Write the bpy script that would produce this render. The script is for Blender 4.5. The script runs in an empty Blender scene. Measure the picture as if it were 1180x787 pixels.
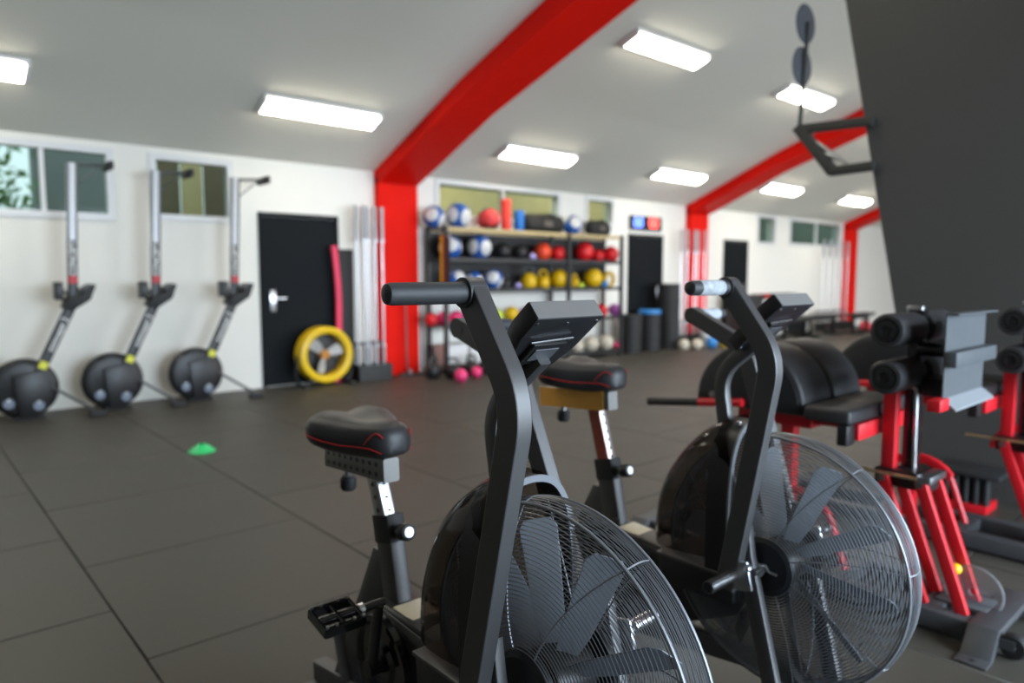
import bpy, bmesh, math, random
from mathutils import Vector, Matrix
random.seed(7)
R = math.radians
PI = math.pi
scene = bpy.context.scene
C = scene.collection

# ------------------------------------------------------------ camera
HEAD, PITCH, CAM_H, FPX = 48.6, math.degrees(math.atan(75 / 820)), 1.32, 820.0
cd = bpy.data.cameras.new('camera')
cam = bpy.data.objects.new('camera', cd)
C.objects.link(cam)
cam.location = (0, 0, CAM_H)
cam.rotation_euler = (R(90 - PITCH), 0, R(HEAD - 90))
cd.sensor_width = 36.0
cd.lens = FPX / 1180 * 36.0
cd.clip_start = 0.02
cd.dof.use_dof = True
cd.dof.focus_distance = 1.22
cd.dof.aperture_fstop = 2.3
scene.camera = cam

# ------------------------------------------------------------ world
w = bpy.data.worlds.new('world'); scene.world = w
w.use_nodes = True
bg = w.node_tree.nodes['Background']
bg.inputs[0].default_value = (0.80, 0.90, 1.0, 1)
bg.inputs[1].default_value = 2.2

# ------------------------------------------------------------ daylight through the two big roller doors behind the camera
def area(name, loc, rot, sx, sy, power, col):
    l = bpy.data.lights.new(name, 'AREA'); l.shape = 'RECTANGLE'
    l.size = sx; l.size_y = sy; l.energy = power; l.color = col; l.spread = R(120)
    o = bpy.data.objects.new(name, l); C.objects.link(o)
    o.location = loc; o.rotation_euler = rot
    return o
area('daylight_door', (4.2, -3.95, 1.6), (R(62), 0, 0), 6.0, 3.0, 560, (0.70, 0.85, 1.0))
area('daylight_door', (11.5, -3.95, 1.6), (R(62), 0, 0), 5.6, 3.0, 300, (0.90, 0.95, 1.0))
area('daylight_door', (18.5, -3.95, 1.6), (R(62), 0, 0), 5.0, 3.0, 250, (0.9, 0.95, 1.0))
LAMP = 20.0

vs = scene.view_settings
vs.view_transform = 'Standard'; vs.look = 'None'; vs.gamma = 1.0
vs.use_curve_mapping = False
vs.exposure = 0.10

# ============================================================ materials
MATS = {}
def mat(name, col, rough=0.5, metal=0.0, noise=0.0, nscale=20, bump=0.0, bscale=80, spec=0.5,
        emit=None, estr=0, coat=0.0, alpha=None, rnoise=0.0):
    if name in MATS: return MATS[name]
    m = bpy.data.materials.new(name); m.use_nodes = True
    nt = m.node_tree; b = nt.nodes['Principled BSDF']
    b.inputs['Base Color'].default_value = (*col, 1)
    b.inputs['Roughness'].default_value = rough
    b.inputs['Metallic'].default_value = metal
    b.inputs['Specular IOR Level'].default_value = spec
    b.inputs['Coat Weight'].default_value = coat
    if emit:
        b.inputs['Emission Color'].default_value = (*emit, 1)
        b.inputs['Emission Strength'].default_value = estr
    tc = nt.nodes.new('ShaderNodeTexCoord')
    if noise > 0 or rnoise > 0:
        n = nt.nodes.new('ShaderNodeTexNoise'); n.inputs['Scale'].default_value = nscale
        n.inputs['Detail'].default_value = 5
        nt.links.new(tc.outputs['Object'], n.inputs['Vector'])
        if noise > 0:
            mx = nt.nodes.new('ShaderNodeMix'); mx.data_type = 'RGBA'
            mx.inputs[6].default_value = (*[c * (1 - noise) for c in col], 1)
            mx.inputs[7].default_value = (*[min(1, c * (1 + noise)) for c in col], 1)
            nt.links.new(n.outputs['Fac'], mx.inputs[0])
            nt.links.new(mx.outputs[2], b.inputs['Base Color'])
        if rnoise > 0:
            mr = nt.nodes.new('ShaderNodeMapRange')
            mr.inputs[3].default_value = rough - rnoise; mr.inputs[4].default_value = rough + rnoise
            nt.links.new(n.outputs['Fac'], mr.inputs[0])
            nt.links.new(mr.outputs[0], b.inputs['Roughness'])
    if bump > 0:
        n2 = nt.nodes.new('ShaderNodeTexNoise'); n2.inputs['Scale'].default_value = bscale
        n2.inputs['Detail'].default_value = 3
        nt.links.new(tc.outputs['Object'], n2.inputs['Vector'])
        bp = nt.nodes.new('ShaderNodeBump'); bp.inputs['Strength'].default_value = bump
        bp.inputs['Distance'].default_value = 0.002
        nt.links.new(n2.outputs['Fac'], bp.inputs['Height'])
        nt.links.new(bp.outputs[0], b.inputs['Normal'])
    if alpha is not None:
        out = nt.nodes['Material Output']
        tr = nt.nodes.new('ShaderNodeBsdfTransparent'); tr.inputs[0].default_value = (*alpha[0], 1)
        ms = nt.nodes.new('ShaderNodeMixShader')
        lw = nt.nodes.new('ShaderNodeLayerWeight'); lw.inputs[0].default_value = 0.5
        fr = nt.nodes.new('ShaderNodeMath'); fr.operation = 'POWER'; fr.inputs[1].default_value = 4.0
        nt.links.new(lw.outputs['Facing'], fr.inputs[0])
        ad = nt.nodes.new('ShaderNodeMath'); ad.operation = 'ADD'; ad.use_clamp = True
        ad.inputs[1].default_value = alpha[1]
        nt.links.new(fr.outputs[0], ad.inputs[0]); nt.links.new(ad.outputs[0], ms.inputs[0])
        nt.links.new(tr.outputs[0], ms.inputs[1]); nt.links.new(b.outputs[0], ms.inputs[2])
        nt.links.new(ms.outputs[0], out.inputs[0])
    MATS[name] = m
    return m

wall_m = mat('wall_paint', (0.84, 0.83, 0.775), 0.75, noise=0.025, nscale=1.5, bump=0.08, bscale=60)
ceil_m = mat('ceiling_paint', (0.72, 0.705, 0.625), 0.8, noise=0.02, nscale=0.8)
red_m = mat('red_paint', (0.82, 0.010, 0.004), 0.55, noise=0.05, nscale=3, spec=0.08)
door_m = mat('door_black', (0.006, 0.008, 0.010), 0.6, noise=0.1, nscale=4, spec=0.12)
frame_w = mat('white_frame', (0.72, 0.73, 0.74), 0.4, noise=0.02)
tile_m = mat('rubber_tile', (0.056, 0.052, 0.042), 0.52, noise=0.34, nscale=2.2, bump=0.35, bscale=260, rnoise=0.1, spec=0.4)
joint_m = mat('joint_dark', (0.012, 0.012, 0.012), 0.9, noise=0.1)
panel_m = mat('charcoal_panel', (0.052, 0.050, 0.047), 0.6, noise=0.08, nscale=1.2)
steel_m = mat('steel', (0.55, 0.56, 0.58), 0.28, 1.0, noise=0.05)
chrome_m = mat('chrome', (0.55, 0.56, 0.58), 0.22, 1.0, noise=0.03)
satin_m = mat('satin_charcoal', (0.032, 0.032, 0.034), 0.46, 0.0, noise=0.08, nscale=40, bump=0.06, bscale=500, spec=1.0)
satin2_m = mat('grey_powder', (0.085, 0.09, 0.10), 0.4, 0.2, noise=0.06, nscale=40, bump=0.06, bscale=500)
rubber_m = mat('black_rubber', (0.014, 0.014, 0.015), 0.6, noise=0.1, nscale=30, bump=0.1, bscale=400)
foam_m = mat('grip_foam', (0.030, 0.032, 0.035), 0.55, noise=0.1, nscale=60, bump=0.25, bscale=700)
blackp_m = mat('black_plastic', (0.010, 0.010, 0.011), 0.4, noise=0.1, nscale=10)
gloss_m = mat('gloss_black', (0.006, 0.006, 0.007), 0.14, noise=0.1, coat=0.5)
vinyl_m = mat('black_vinyl', (0.026, 0.026, 0.028), 0.48, noise=0.12, nscale=12, bump=0.2, bscale=300)
smoke_m = mat('smoked_plastic', (0.004, 0.004, 0.005), 0.10, alpha=((0.36, 0.32, 0.29), 0.16))
smoke2_m = mat('thin_smoked_plastic', (0.02, 0.02, 0.022), 0.25, alpha=((0.45, 0.43, 0.42), 0.12))
clear_m = mat('clear_plastic', (0.7, 0.72, 0.75), 0.15, alpha=((0.85, 0.86, 0.87), 0.12))
glass_m = mat('window_glass', (0.02, 0.025, 0.025), 0.04, alpha=((0.66, 0.74, 0.70), 0.08))
blade_m = mat('fan_blade_grey', (0.21, 0.235, 0.27), 0.45, 0.15, noise=0.05, nscale=15)
wire_m = mat('guard_wire', (0.22, 0.23, 0.25), 0.38, 0.4, noise=0.03)
cream_m = mat('cream_plastic', (0.78, 0.72, 0.56), 0.4, noise=0.03)
orange_m = mat('slider_orange', (0.92, 0.44, 0.07), 0.4, noise=0.15, nscale=12)
chalk_m = mat('chalky_grip', (0.38, 0.41, 0.44), 0.7, noise=0.75, nscale=45, bump=0.3, bscale=200)
stitch_m = mat('red_piping', (0.55, 0.02, 0.02), 0.5, noise=0.05)
ghd_red = mat('machine_red', (0.58, 0.008, 0.016), 0.4, noise=0.04, coat=0.1)
base_m = mat('base_steel_grey', (0.06, 0.062, 0.066), 0.45, 0.2, noise=0.12, nscale=15)
zinc_m = mat('zinc_plate', (0.075, 0.082, 0.088), 0.55, 0.0, noise=0.12, nscale=25, spec=0.25)
brass_m = mat('brass_pin', (0.75, 0.62, 0.38), 0.3, 1.0, noise=0.05)
yellow_m = mat('yellow_paint', (0.85, 0.55, 0.01), 0.38, noise=0.05)
white_m = mat('white_plastic', (0.80, 0.80, 0.80), 0.4, noise=0.02)
green_m = mat('green_plastic', (0.02, 0.62, 0.18), 0.35, noise=0.05)
wood_m = mat('plywood', (0.55, 0.43, 0.22), 0.6, noise=0.15, nscale=6)
brown_m = mat('brown_timber', (0.16, 0.12, 0.07), 0.7, noise=0.2, nscale=6)
lamp_m = mat('lamp_diffuser', (0.9, 0.88, 0.82), 0.5, emit=(1.0, 0.93, 0.78), estr=LAMP)
pink_m = mat('pink_strip', (0.80, 0.03, 0.10), 0.5, noise=0.05)
text_w = mat('white_print', (0.82, 0.82, 0.80), 0.5, noise=0.01)
text_y = mat('yellow_print', (0.75, 0.75, 0.05), 0.5, noise=0.01)
led_b = mat('led_blue', (0.1, 0.1, 0.8), 0.5, emit=(0.08, 0.16, 1.0), estr=7)
led_r = mat('led_red', (0.8, 0.1, 0.1), 0.5, emit=(1.0, 0.06, 0.05), estr=7)

def ball_mat(name, base, patch, thr=0.80):
    """coloured leather ball with round patches on the six sides"""
    if name in MATS: return MATS[name]
    m = mat(name, base, 0.5)
    nt = m.node_tree; b = nt.nodes['Principled BSDF']
    tc = nt.nodes.new('ShaderNodeTexCoord')
    nm = nt.nodes.new('ShaderNodeVectorMath'); nm.operation = 'NORMALIZE'
    ab = nt.nodes.new('ShaderNodeVectorMath'); ab.operation = 'ABSOLUTE'
    sp = nt.nodes.new('ShaderNodeSeparateXYZ')
    m1 = nt.nodes.new('ShaderNodeMath'); m1.operation = 'MAXIMUM'
    gt = nt.nodes.new('ShaderNodeMath'); gt.operation = 'GREATER_THAN'; gt.inputs[1].default_value = thr
    mx = nt.nodes.new('ShaderNodeMix'); mx.data_type = 'RGBA'
    mx.inputs[6].default_value = (*base, 1); mx.inputs[7].default_value = (*patch, 1)
    L = nt.links.new
    L(tc.outputs['Object'], nm.inputs[0]); L(nm.outputs[0], ab.inputs[0]); L(ab.outputs[0], sp.inputs[0])
    L(sp.outputs[0], m1.inputs[0]); L(sp.outputs[1], m1.inputs[1])
    L(m1.outputs[0], gt.inputs[0]); L(gt.outputs[0], mx.inputs[0]); L(mx.outputs[2], b.inputs['Base Color'])
    return m

# ============================================================ mesh builder
class MB:
    def __init__(s): s.v = []; s.f = []
    def add(s, vs, fs):
        o = len(s.v); s.v += [tuple(v) for v in vs]; s.f += [tuple(i + o for i in f) for f in fs]; return s
    def box(s, c, d, M=None):
        x, y, z = d[0] / 2, d[1] / 2, d[2] / 2
        vs = [Vector(p) for p in ((-x,-y,-z),(x,-y,-z),(x,y,-z),(-x,y,-z),(-x,-y,z),(x,-y,z),(x,y,z),(-x,y,z))]
        if M is not None: vs = [M @ p for p in vs]
        vs = [p + Vector(c) for p in vs]
        return s.add(vs, [(0,3,2,1),(4,5,6,7),(0,1,5,4),(1,2,6,5),(2,3,7,6),(3,0,4,7)])
    def bb(s, x0, x1, y0, y1, z0, z1):
        return s.box(((x0+x1)/2, (y0+y1)/2, (z0+z1)/2), (x1-x0, y1-y0, z1-z0))
    def cyl(s, p0, p1, r0, r1=None, n=16, caps=True):
        if r1 is None: r1 = r0
        p0 = Vector(p0); p1 = Vector(p1); t = (p1 - p0).normalized()
        a = Vector((0,0,1)) if abs(t.z) < 0.9 else Vector((1,0,0))
        u = t.cross(a).normalized(); w_ = t.cross(u)
        vs = []
        for p, r in ((p0, r0), (p1, r1)):
            for i in range(n):
                an = 2*PI*i/n; vs.append(p + u*(r*math.cos(an)) + w_*(r*math.sin(an)))
        fs = [(i, (i+1)%n, n+(i+1)%n, n+i) for i in range(n)]
        if caps: fs += [tuple(range(n-1,-1,-1)), tuple(range(n, 2*n))]
        return s.add(vs, fs)
    def sweep(s, path, sec, binormal=(1,0,0), caps=True):
        """sec points are (along binormal, along normal); path planar, perpendicular to binormal"""
        P = [Vector(p) for p in path]; B = Vector(binormal).normalized(); n = len(sec); vs = []
        for i, p in enumerate(P):
            t0 = (p - P[i-1]).normalized() if i > 0 else (P[1]-P[0]).normalized()
            t1 = (P[i+1]-p).normalized() if i < len(P)-1 else t0
            t = (t0 + t1).normalized(); N = t.cross(B).normalized()
            k = 1.0 / max(0.5, t.dot(t0))
            for (a, b) in sec: vs.append(p + B*a + N*(b*k))
        fs = []
        for i in range(len(P)-1):
            for j in range(n):
                k2 = (j+1) % n
                fs.append((i*n+j, i*n+k2, (i+1)*n+k2, (i+1)*n+j))
        if caps: fs += [tuple(range(n-1,-1,-1)), tuple(range((len(P)-1)*n, len(P)*n))]
        return s.add(vs, fs)
    def tube(s, path, r, n=8, closed=False):
        P = [Vector(p) for p in path]; m = len(P); vs = []; u = None
        for i, p in enumerate(P):
            if closed: t = (P[(i+1)%m] - P[i-1]).normalized()
            else: t = (P[min(i+1,m-1)] - P[max(i-1,0)]).normalized()
            if u is None:
                a = Vector((0,0,1)) if abs(t.z) < 0.9 else Vector((1,0,0)); u = t.cross(a).normalized()
            else: u = (u - t*u.dot(t)).normalized()
            w_ = t.cross(u)
            for j in range(n):
                an = 2*PI*j/n; vs.append(p + u*(r*math.cos(an)) + w_*(r*math.sin(an)))
        fs = []
        for i in range(m if closed else m-1):
            for j in range(n):
                k = (j+1) % n; q = (i+1) % m
                fs.append((i*n+j, i*n+k, q*n+k, q*n+j))
        if not closed: fs += [tuple(range(n-1,-1,-1)), tuple(range((m-1)*n, m*n))]
        return s.add(vs, fs)
    def ring(s, c, rad, r, axis='X', n=64, k=4):
        pts = []
        for i in range(n):
            a = 2*PI*i/n; ca, sa = rad*math.cos(a), rad*math.sin(a)
            d = {'X': (0, ca, sa), 'Y': (ca, 0, sa), 'Z': (ca, sa, 0)}[axis]
            pts.append((c[0]+d[0], c[1]+d[1], c[2]+d[2]))
        return s.tube(pts, r, k, closed=True)
    def lathe(s, prof, c=(0,0,0), axis='Z', n=32, a0=0.0, a1=2*PI, close=False):
        """prof = [(radius, height)]"""
        full = abs(a1-a0-2*PI) < 1e-6; m = n if full else n+1; k = len(prof); vs = []
        for i in range(m):
            a = a0 + (a1-a0)*i/n
            for (r, h) in prof:
                ca, sa = r*math.cos(a), r*math.sin(a)
                d = {'X': (h, ca, sa), 'Y': (ca, h, sa), 'Z': (ca, sa, h)}[axis]
                vs.append((c[0]+d[0], c[1]+d[1], c[2]+d[2]))
        fs = []
        for i in range(n):
            q = (i+1) % m
            for j in range(k if close else k-1):
                j2 = (j+1) % k
                fs.append((i*k+j, q*k+j, q*k+j2, i*k+j2))
        if close and not full: fs += [tuple(range(k)), tuple(range((m-1)*k+k-1, (m-1)*k-1, -1))]
        return s.add(vs, fs)
    def sphere(s, c, r, nu=20, nv=12, sc=(1,1,1)):
        prof = [(max(1e-5, math.sin(PI*j/nv))*r, -math.cos(PI*j/nv)*r) for j in range(nv+1)]
        o = len(s.v); s.lathe(prof, (0,0,0), 'Z', nu)
        for i in range(o, len(s.v)):
            v = s.v[i]; s.v[i] = (c[0]+v[0]*sc[0], c[1]+v[1]*sc[1], c[2]+v[2]*sc[2])
        return s
    def prism(s, poly, axis, a, b):
        def P(p, h): return {'X': (h, p[0], p[1]), 'Y': (p[0], h, p[1]), 'Z': (p[0], p[1], h)}[axis]
        n = len(poly)
        vs = [P(p, a) for p in poly] + [P(p, b) for p in poly]
        return s.add(vs, [tuple(range(n-1,-1,-1)), tuple(range(n, 2*n))] + [(i,(i+1)%n,n+(i+1)%n,n+i) for i in range(n)])
    def mesh(s, name, bevel=0, seg=2, angle=38):
        me = bpy.data.meshes.new(name); me.from_pydata(s.v, [], s.f)
        bm = bmesh.new(); bm.from_mesh(me)
        bmesh.ops.remove_doubles(bm, verts=bm.verts, dist=1e-6)
        bmesh.ops.recalc_face_normals(bm, faces=bm.faces)
        if bevel > 0:
            es = [e for e in bm.edges if len(e.link_faces) == 2 and e.calc_face_angle(0) > 0.5]
            bmesh.ops.bevel(bm, geom=es, offset=bevel, segments=seg, profile=0.5, affect='EDGES', clamp_overlap=True)
        bm.to_mesh(me); bm.free()
        me.polygons.foreach_set('use_smooth', [True]*len(me.polygons))
        me.set_sharp_from_angle(angle=R(angle))
        return me
    def build(s, name, m, parent=None, bevel=0, seg=2, angle=30, loc=None):
        me = s.mesh(name, bevel, seg, angle); me.materials.append(m)
        o = bpy.data.objects.new(name, me); C.objects.link(o)
        if parent: o.parent = parent
        if loc: o.location = loc
        return o

def fillet(P, r, n=6):
    P = [Vector(p) for p in P]; out = [P[0]]
    for i in range(1, len(P)-1):
        a, b, c = P[i-1], P[i], P[i+1]
        d0 = (a-b); d1 = (c-b); rr = min(r, d0.length*0.48, d1.length*0.48)
        p0 = b + d0.normalized()*rr; p1 = b + d1.normalized()*rr
        for k in range(n+1):
            t = k/n; out.append(p0*(1-t)**2 + b*2*t*(1-t) + p1*t*t)
    out.append(P[-1]); return out
def rsec(wd, ht, c=0.004):
    """chamfered rectangular section"""
    a, b = wd/2, ht/2
    return [(-a+c,-b),(a-c,-b),(a-c*0.3,-b+c*0.3),(a,-b+c),(a,b-c),(a-c*0.3,b-c*0.3),(a-c,b),(-a+c,b),(-a+c*0.3,b-c*0.3),(-a,b-c),(-a,-b+c),(-a+c*0.3,-b+c*0.3)]
def rotX(a): return Matrix.Rotation(a, 3, 'X')
def rotY(a): return Matrix.Rotation(a, 3, 'Y')
def rotZ(a): return Matrix.Rotation(a, 3, 'Z')

def tag(o, label, cat=None, group=None, kind=None):
    o['label'] = label
    if cat: o['category'] = cat
    if group: o['group'] = group
    if kind: o['kind'] = kind
    return o
def thing(name, label, cat, loc=(0,0,0), rz=0, group=None):
    o = bpy.data.objects.new(name, None); o.empty_display_size = 0.1
    C.objects.link(o); o.location = loc; o.rotation_euler = (0,0,rz)
    return tag(o, label, cat, group)
def struct(o, label=None, cat=None):
    o['kind'] = 'structure'
    if label: o['label'] = label
    if cat: o['category'] = cat
    return o
def copy_tree(o, parent=None):
    c = o.copy(); C.objects.link(c); c.parent = parent
    for ch in list(o.children): copy_tree(ch, c)
    return c
def text(name, body, size, m, parent, loc, rot, align='CENTER', ext=0.001, sx=1.0):
    cu = bpy.data.curves.new(name, 'FONT'); cu.body = body; cu.size = size
    cu.align_x = align; cu.align_y = 'CENTER'; cu.extrude = ext; cu.resolution_u = 2; cu.offset = size*0.012
    tmp = bpy.data.objects.new('tmp', cu); C.objects.link(tmp)
    dg = bpy.context.evaluated_depsgraph_get()
    me = bpy.data.meshes.new_from_object(tmp.evaluated_get(dg))
    bpy.data.objects.remove(tmp)
    me.materials.clear(); me.materials.append(m)
    o = bpy.data.objects.new(name, me); C.objects.link(o); o.parent = parent
    o.location = loc; o.rotation_euler = rot; o.scale = (sx, 1, 1)
    return o

# pixel -> ray (1180 x 787), used only to rank floor tiles
_h, _p = R(HEAD), R(PITCH)
FW = Vector((math.cos(_h)*math.cos(_p), math.sin(_h)*math.cos(_p), -math.sin(_p)))
RT = Vector((math.sin(_h), -math.cos(_h), 0)); UP = RT.cross(FW)
def proj(p):
    v = Vector(p) - Vector((0,0,CAM_H)); d = v.dot(FW)
    if d < 0.05: return None
    return (590 + FPX*v.dot(RT)/d, 393.5 - FPX*v.dot(UP)/d, d)

# ============================================================ the room
X0, X1, Y0, Y1 = -4.0, 25.6, -4.0, 8.25
# --- floor: slab + rubber tiles
fl = MB().bb(X0, X1, Y0, Y1, -0.15, -0.010).build('floor', joint_m)
struct(fl, 'black rubber gym floor laid in staggered one metre tiles', 'floor')
T = 1.035
cells = []
k0 = int((X0-0.607)//T)-1
for k in range(k0, k0+34):
    xa, xb = 0.607+k*T, 0.607+(k+1)*T
    off = 2.60 if k % 2 == 0 else 3.085
    for j in range(-9, 8):
        ya, yb = off+j*T, off+(j+1)*T
        a, b, c_, d_ = max(xa, X0), min(xb, X1), max(ya, Y0), min(yb, Y1)
        if b-a < 0.03 or d_-c_ < 0.03: continue
        best = 0; ps = [proj(q) for q in ((a,c_,0),(b,c_,0),(b,d_,0),(a,d_,0),((a+b)/2,(c_+d_)/2,0))]
        vis = [p for p in ps if p and -120 < p[0] < 1300 and p[1] < 920]
        best = max([1/p[2] for p in vis], default=0)
        cells.append((best, a, b, c_, d_))
cells.sort(key=lambda q: -q[0])
tile_me = MB().bb(-0.5, 0.5, -0.5, 0.5, -0.0095, 0).mesh('tile', bevel=0.0035, seg=1)
tile_me.materials.append(tile_m)
rest = MB()
for i, (bst, a, b, c_, d_) in enumerate(cells):
    g = 0.0045
    if i < 300 and bst > 0:
        o = bpy.data.objects.new('tile', tile_me); C.objects.link(o); o.parent = fl
        o.location = ((a+b)/2, (c_+d_)/2, random.uniform(-0.0006, 0.0006))
        o.scale = (b-a-g, d_-c_-g, 1)
    else:
        rest.bb(a+g/2, b-g/2, c_+g/2, d_-g/2, -0.0095, 0)
ro = rest.build('tile_field', tile_m, fl); ro['kind'] = 'stuff'

# --- window wall
WINS = [(0.30, 1.82, 1.91, 2.60), (2.19, 3.03, 1.94, 2.60), (5.86, 8.30, 2.15, 2.66), (8.92, 9.62, 2.2, 2.65), (14.42, 15.2, 2.03, 2.66), (15.86, 18.48, 2.05, 2.66)]
def pierced(mb, xa, xb, za, zb, ya, yb, holes):
    xs = sorted(set([xa, xb] + [h[0] for h in holes] + [h[1] for h in holes]))
    for a, b in zip(xs, xs[1:]):
        hs = [h for h in holes if h[0] <= a and h[1] >= b]
        if not hs: mb.bb(a, b, ya, yb, za, zb)
        else:
            h = hs[0]; mb.bb(a, b, ya, yb, za, h[2]); mb.bb(a, b, ya, yb, h[3], zb)
    return mb
wl = pierced(MB(), X0, X1, -0.1, 2.80, 8.25, 8.45, WINS).build('wall_back', wall_m)
struct(wl, 'off white wall with high windows behind rowers and ball rack', 'wall')
for nm, mb in (('wall_left', MB().bb(X0-0.2, X0, Y0, 8.45, -0.1, 5.4)), ('wall_right', MB().bb(X1, X1+0.2, Y0, 8.45, -0.1, 5.4)),
               ('wall_front', pierced(MB(), X0, X1, -0.1, 3.72, Y0-0.2, Y0, [(1.2, 7.2, -0.1, 3.1), (8.7, 14.3, -0.1, 3.1), (16, 21, -0.1, 3.1)]))):
    struct(mb.build(nm, mat('grey_wall', (0.30, 0.295, 0.28), 0.7, noise=0.04) if nm == 'wall_left' else wall_m), {'wall_left': 'grey end wall behind the camera', 'wall_right': 'white end wall at the far end of the hall', 'wall_front': 'white wall with open roller doors behind the camera'}[nm], 'wall')
# --- ceiling
CEIL = [(8.45, 2.60), (8.25, 2.68), (6.40, 3.46), (1.10, 5.35), (-4.0, 3.63), (-4.2, 3.56)]
poly = CEIL + [(y, z+0.12) for (y, z) in reversed(CEIL)]
ce = MB()
for (a, b) in zip(CEIL, CEIL[1:]):
    ce.prism([a, b, (b[0], b[1]+0.12), (a[0], a[1]+0.12)], 'X', X0-0.2, X1+0.2)
struct(ce.build('ceiling', ceil_m), 'grey plaster ceiling sloping up from the window wall', 'ceiling')
def ceil_z(y):
    for (a, b) in zip(CEIL, CEIL[1:]):
        if b[0] <= y <= a[0]: return a[1] + (b[1]-a[1])*(a[0]-y)/(a[0]-b[0])
# --- red portal frames
def portal(n, x):
    e = bpy.data.objects.new('trim_%d' % n, None); C.objects.link(e); e.location = (x, 8.2, 0)
    struct(e, {1: 'red portal frame nearest, rising beside the ball rack', 2: 'middle red portal frame between black doors', 3: 'farthest red portal frame at the end of the hall'}[n], 'portal frame')
    MB().bb(-0.3, 0.3, 8.13-8.2, 8.25-8.2, 0, 2.60).build('column', red_m, e, bevel=0.006, seg=1)
    mb = MB()
    # one continuous polygon
    P = [(8.25,2.53),(8.13,2.53),(6.55,3.20),(4.60,3.84),(1.10,5.03),(-4.0,3.31),(-4.0,3.625),(1.10,5.345),(6.40,3.455),(8.25,2.675)]
    mb.prism([(y-8.2, z) for y, z in P], 'X', -0.3, 0.3)
    mb.build('rafter', red_m, e)
    MB().bb(-0.3, 0.3, Y0-8.2, Y0+0.12-8.2, 0, 3.36).build('column', red_m, e)
for n, x in ((1, 5.175), (2, 12.07), (3, 18.97)): portal(n, x)

# --- windows
WL = ['wide window above the left rower showing green trees', 'window above the middle rower with timber boards behind', 'long window behind the top of the ball rack', 'short window at the right end of the ball rack', 'small dark window between doors and far column', 'wide dark window beside the farthest red column']
for i, (a, b, c_, d_) in enumerate(WINS):
    e = bpy.data.objects.new('window_%d' % (i+1), None); C.objects.link(e); e.location = (0, 8.25, 0)
    struct(e, WL[i], 'window')
    f = 0.045
    fr = MB().bb(a-0.02, b+0.02, -0.02, 0.10, d_-f, d_+0.015).bb(a-0.02, b+0.02, -0.02, 0.10, c_-0.02, c_+f)
    fr.bb(a-0.02, a+f, -0.02, 0.10, c_+f, d_-f).bb(b-f, b+0.02, -0.02, 0.10, c_+f, d_-f)
    fr.build('window_frame', frame_w, e)
    sp = {0: [1.22], 2: [7.1], 5: [17.2]}.get(i, [])
    for s in sp: MB().bb(s-0.02, s+0.02, 0.0, 0.08, c_+f, d_-f).build('mullion', frame_w, e)
    xs = [a+f] + sp + [b-f]
    for p, q in zip(xs, xs[1:]): MB().bb(p+0.001, q-0.001, 0.04, 0.046, c_+f, d_-f).build('pane', glass_m, e)

# --- doors
def door(n, xa, xb, zt, label, handle_left):
    e = bpy.data.objects.new('door_%d' % n, None); C.objects.link(e); e.location = (xa, 8.25, 0)
    struct(e, label, 'door'); wd = xb-xa
    MB().bb(-0.04, 0, -0.025, 0, 0, zt+0.04).bb(wd, wd+0.04, -0.025, 0, 0, zt+0.04).bb(0, wd, -0.025, 0, zt, zt+0.04).build('door_frame', door_m, e)
    lf = MB().bb(0.004, wd-0.004, -0.018, -0.001, 0.01, zt-0.004).build('leaf', door_m, e)
    hx = 0.11 if handle_left else wd-0.11; s = 1 if handle_left else -1
    h = MB().bb(hx-0.035, hx+0.035, -0.030, -0.018, 0.90, 1.16)
    h.cyl((hx, -0.03, 1.06), (hx, -0.075, 1.06), 0.012, n=10).box((hx+s*0.07, -0.075, 1.06), (0.16, 0.02, 0.025))
    h.build('door_handle', chrome_m, lf, bevel=0.004)
door(1, 3.36, 4.30, 2.03, 'black door with chrome lever between rower and upright barbells', True)
door(2, 10.07, 11.0, 2.04, 'black door below the lit digital wall timer', False)
door(3, 13.15, 14.0, 2.04, 'black door right of the middle red column', False)

# --- charcoal partition at the right, its end raked outwards
pw = MB().prism([(1.56, 0), (2.22, 3.35), (-0.8, 3.35), (-0.8, 0)], 'X', 4.80, 4.95).build('wall_partition', panel_m, bevel=0.003, seg=1)
struct(pw, 'tall charcoal partition with a slanting end behind the red machines', 'wall')

# --- outside the windows: timber, foliage, grey panel for a pane's reflection
for i in range(9):
    o = MB().bb(-0.13, 0.13, -0.015, 0.015, 0, 3.2).build('board', brown_m if i % 3 else wood_m, None, bevel=0.004, seg=1, loc=(2.2+i*0.275, 9.6, 0))
    tag(o, '%s upright timber board from the left, outside the middle window' % ['first','second','third','fourth','fifth','sixth','seventh','eighth','ninth'][i], 'board', 'fence boards outside the window')
o = MB().bb(5.4, 13.4, 10.3, 10.4, 0, 3.4).build('timber_hoarding', wood_m)
tag(o, 'pale plywood wall of the lit room beyond the rack windows', 'wall')
pl = bpy.data.lights.new('side_room_lamp', 'POINT'); pl.energy = 60; pl.color = (1.0, 0.86, 0.60); pl.shadow_soft_size = 0.15
po = bpy.data.objects.new('side_room_lamp', pl); C.objects.link(po); po.location = (7.2, 9.2, 3.1)
po = bpy.data.objects.new('side_room_lamp', pl); C.objects.link(po); po.location = (10.6, 9.2, 3.1)
o = MB().bb(14.6, 26.5, 11.0, 11.1, 0, 3.0).build('fence', mat('green_grey_fence', (0.16, 0.19, 0.15), 0.8, noise=0.5, nscale=2.5)); tag(o, 'grey green fence seen through the far windows', 'fence')
o = MB().bb(1.75, 2.9, 12.6, 12.9, 0, 3.4).build('reflection_panel', mat('reflection_grey', (0.22, 0.24, 0.24), 0.8, noise=0.1)); tag(o, 'grey panel outside the left window, added for its reflection', 'wall')  # added panel, stands in for the grey reflection in the right pane
leaf_m = mat('leaf_green', (0.10, 0.20, 0.06), 0.6, noise=0.4, nscale=3)
lv = MB()
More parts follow.
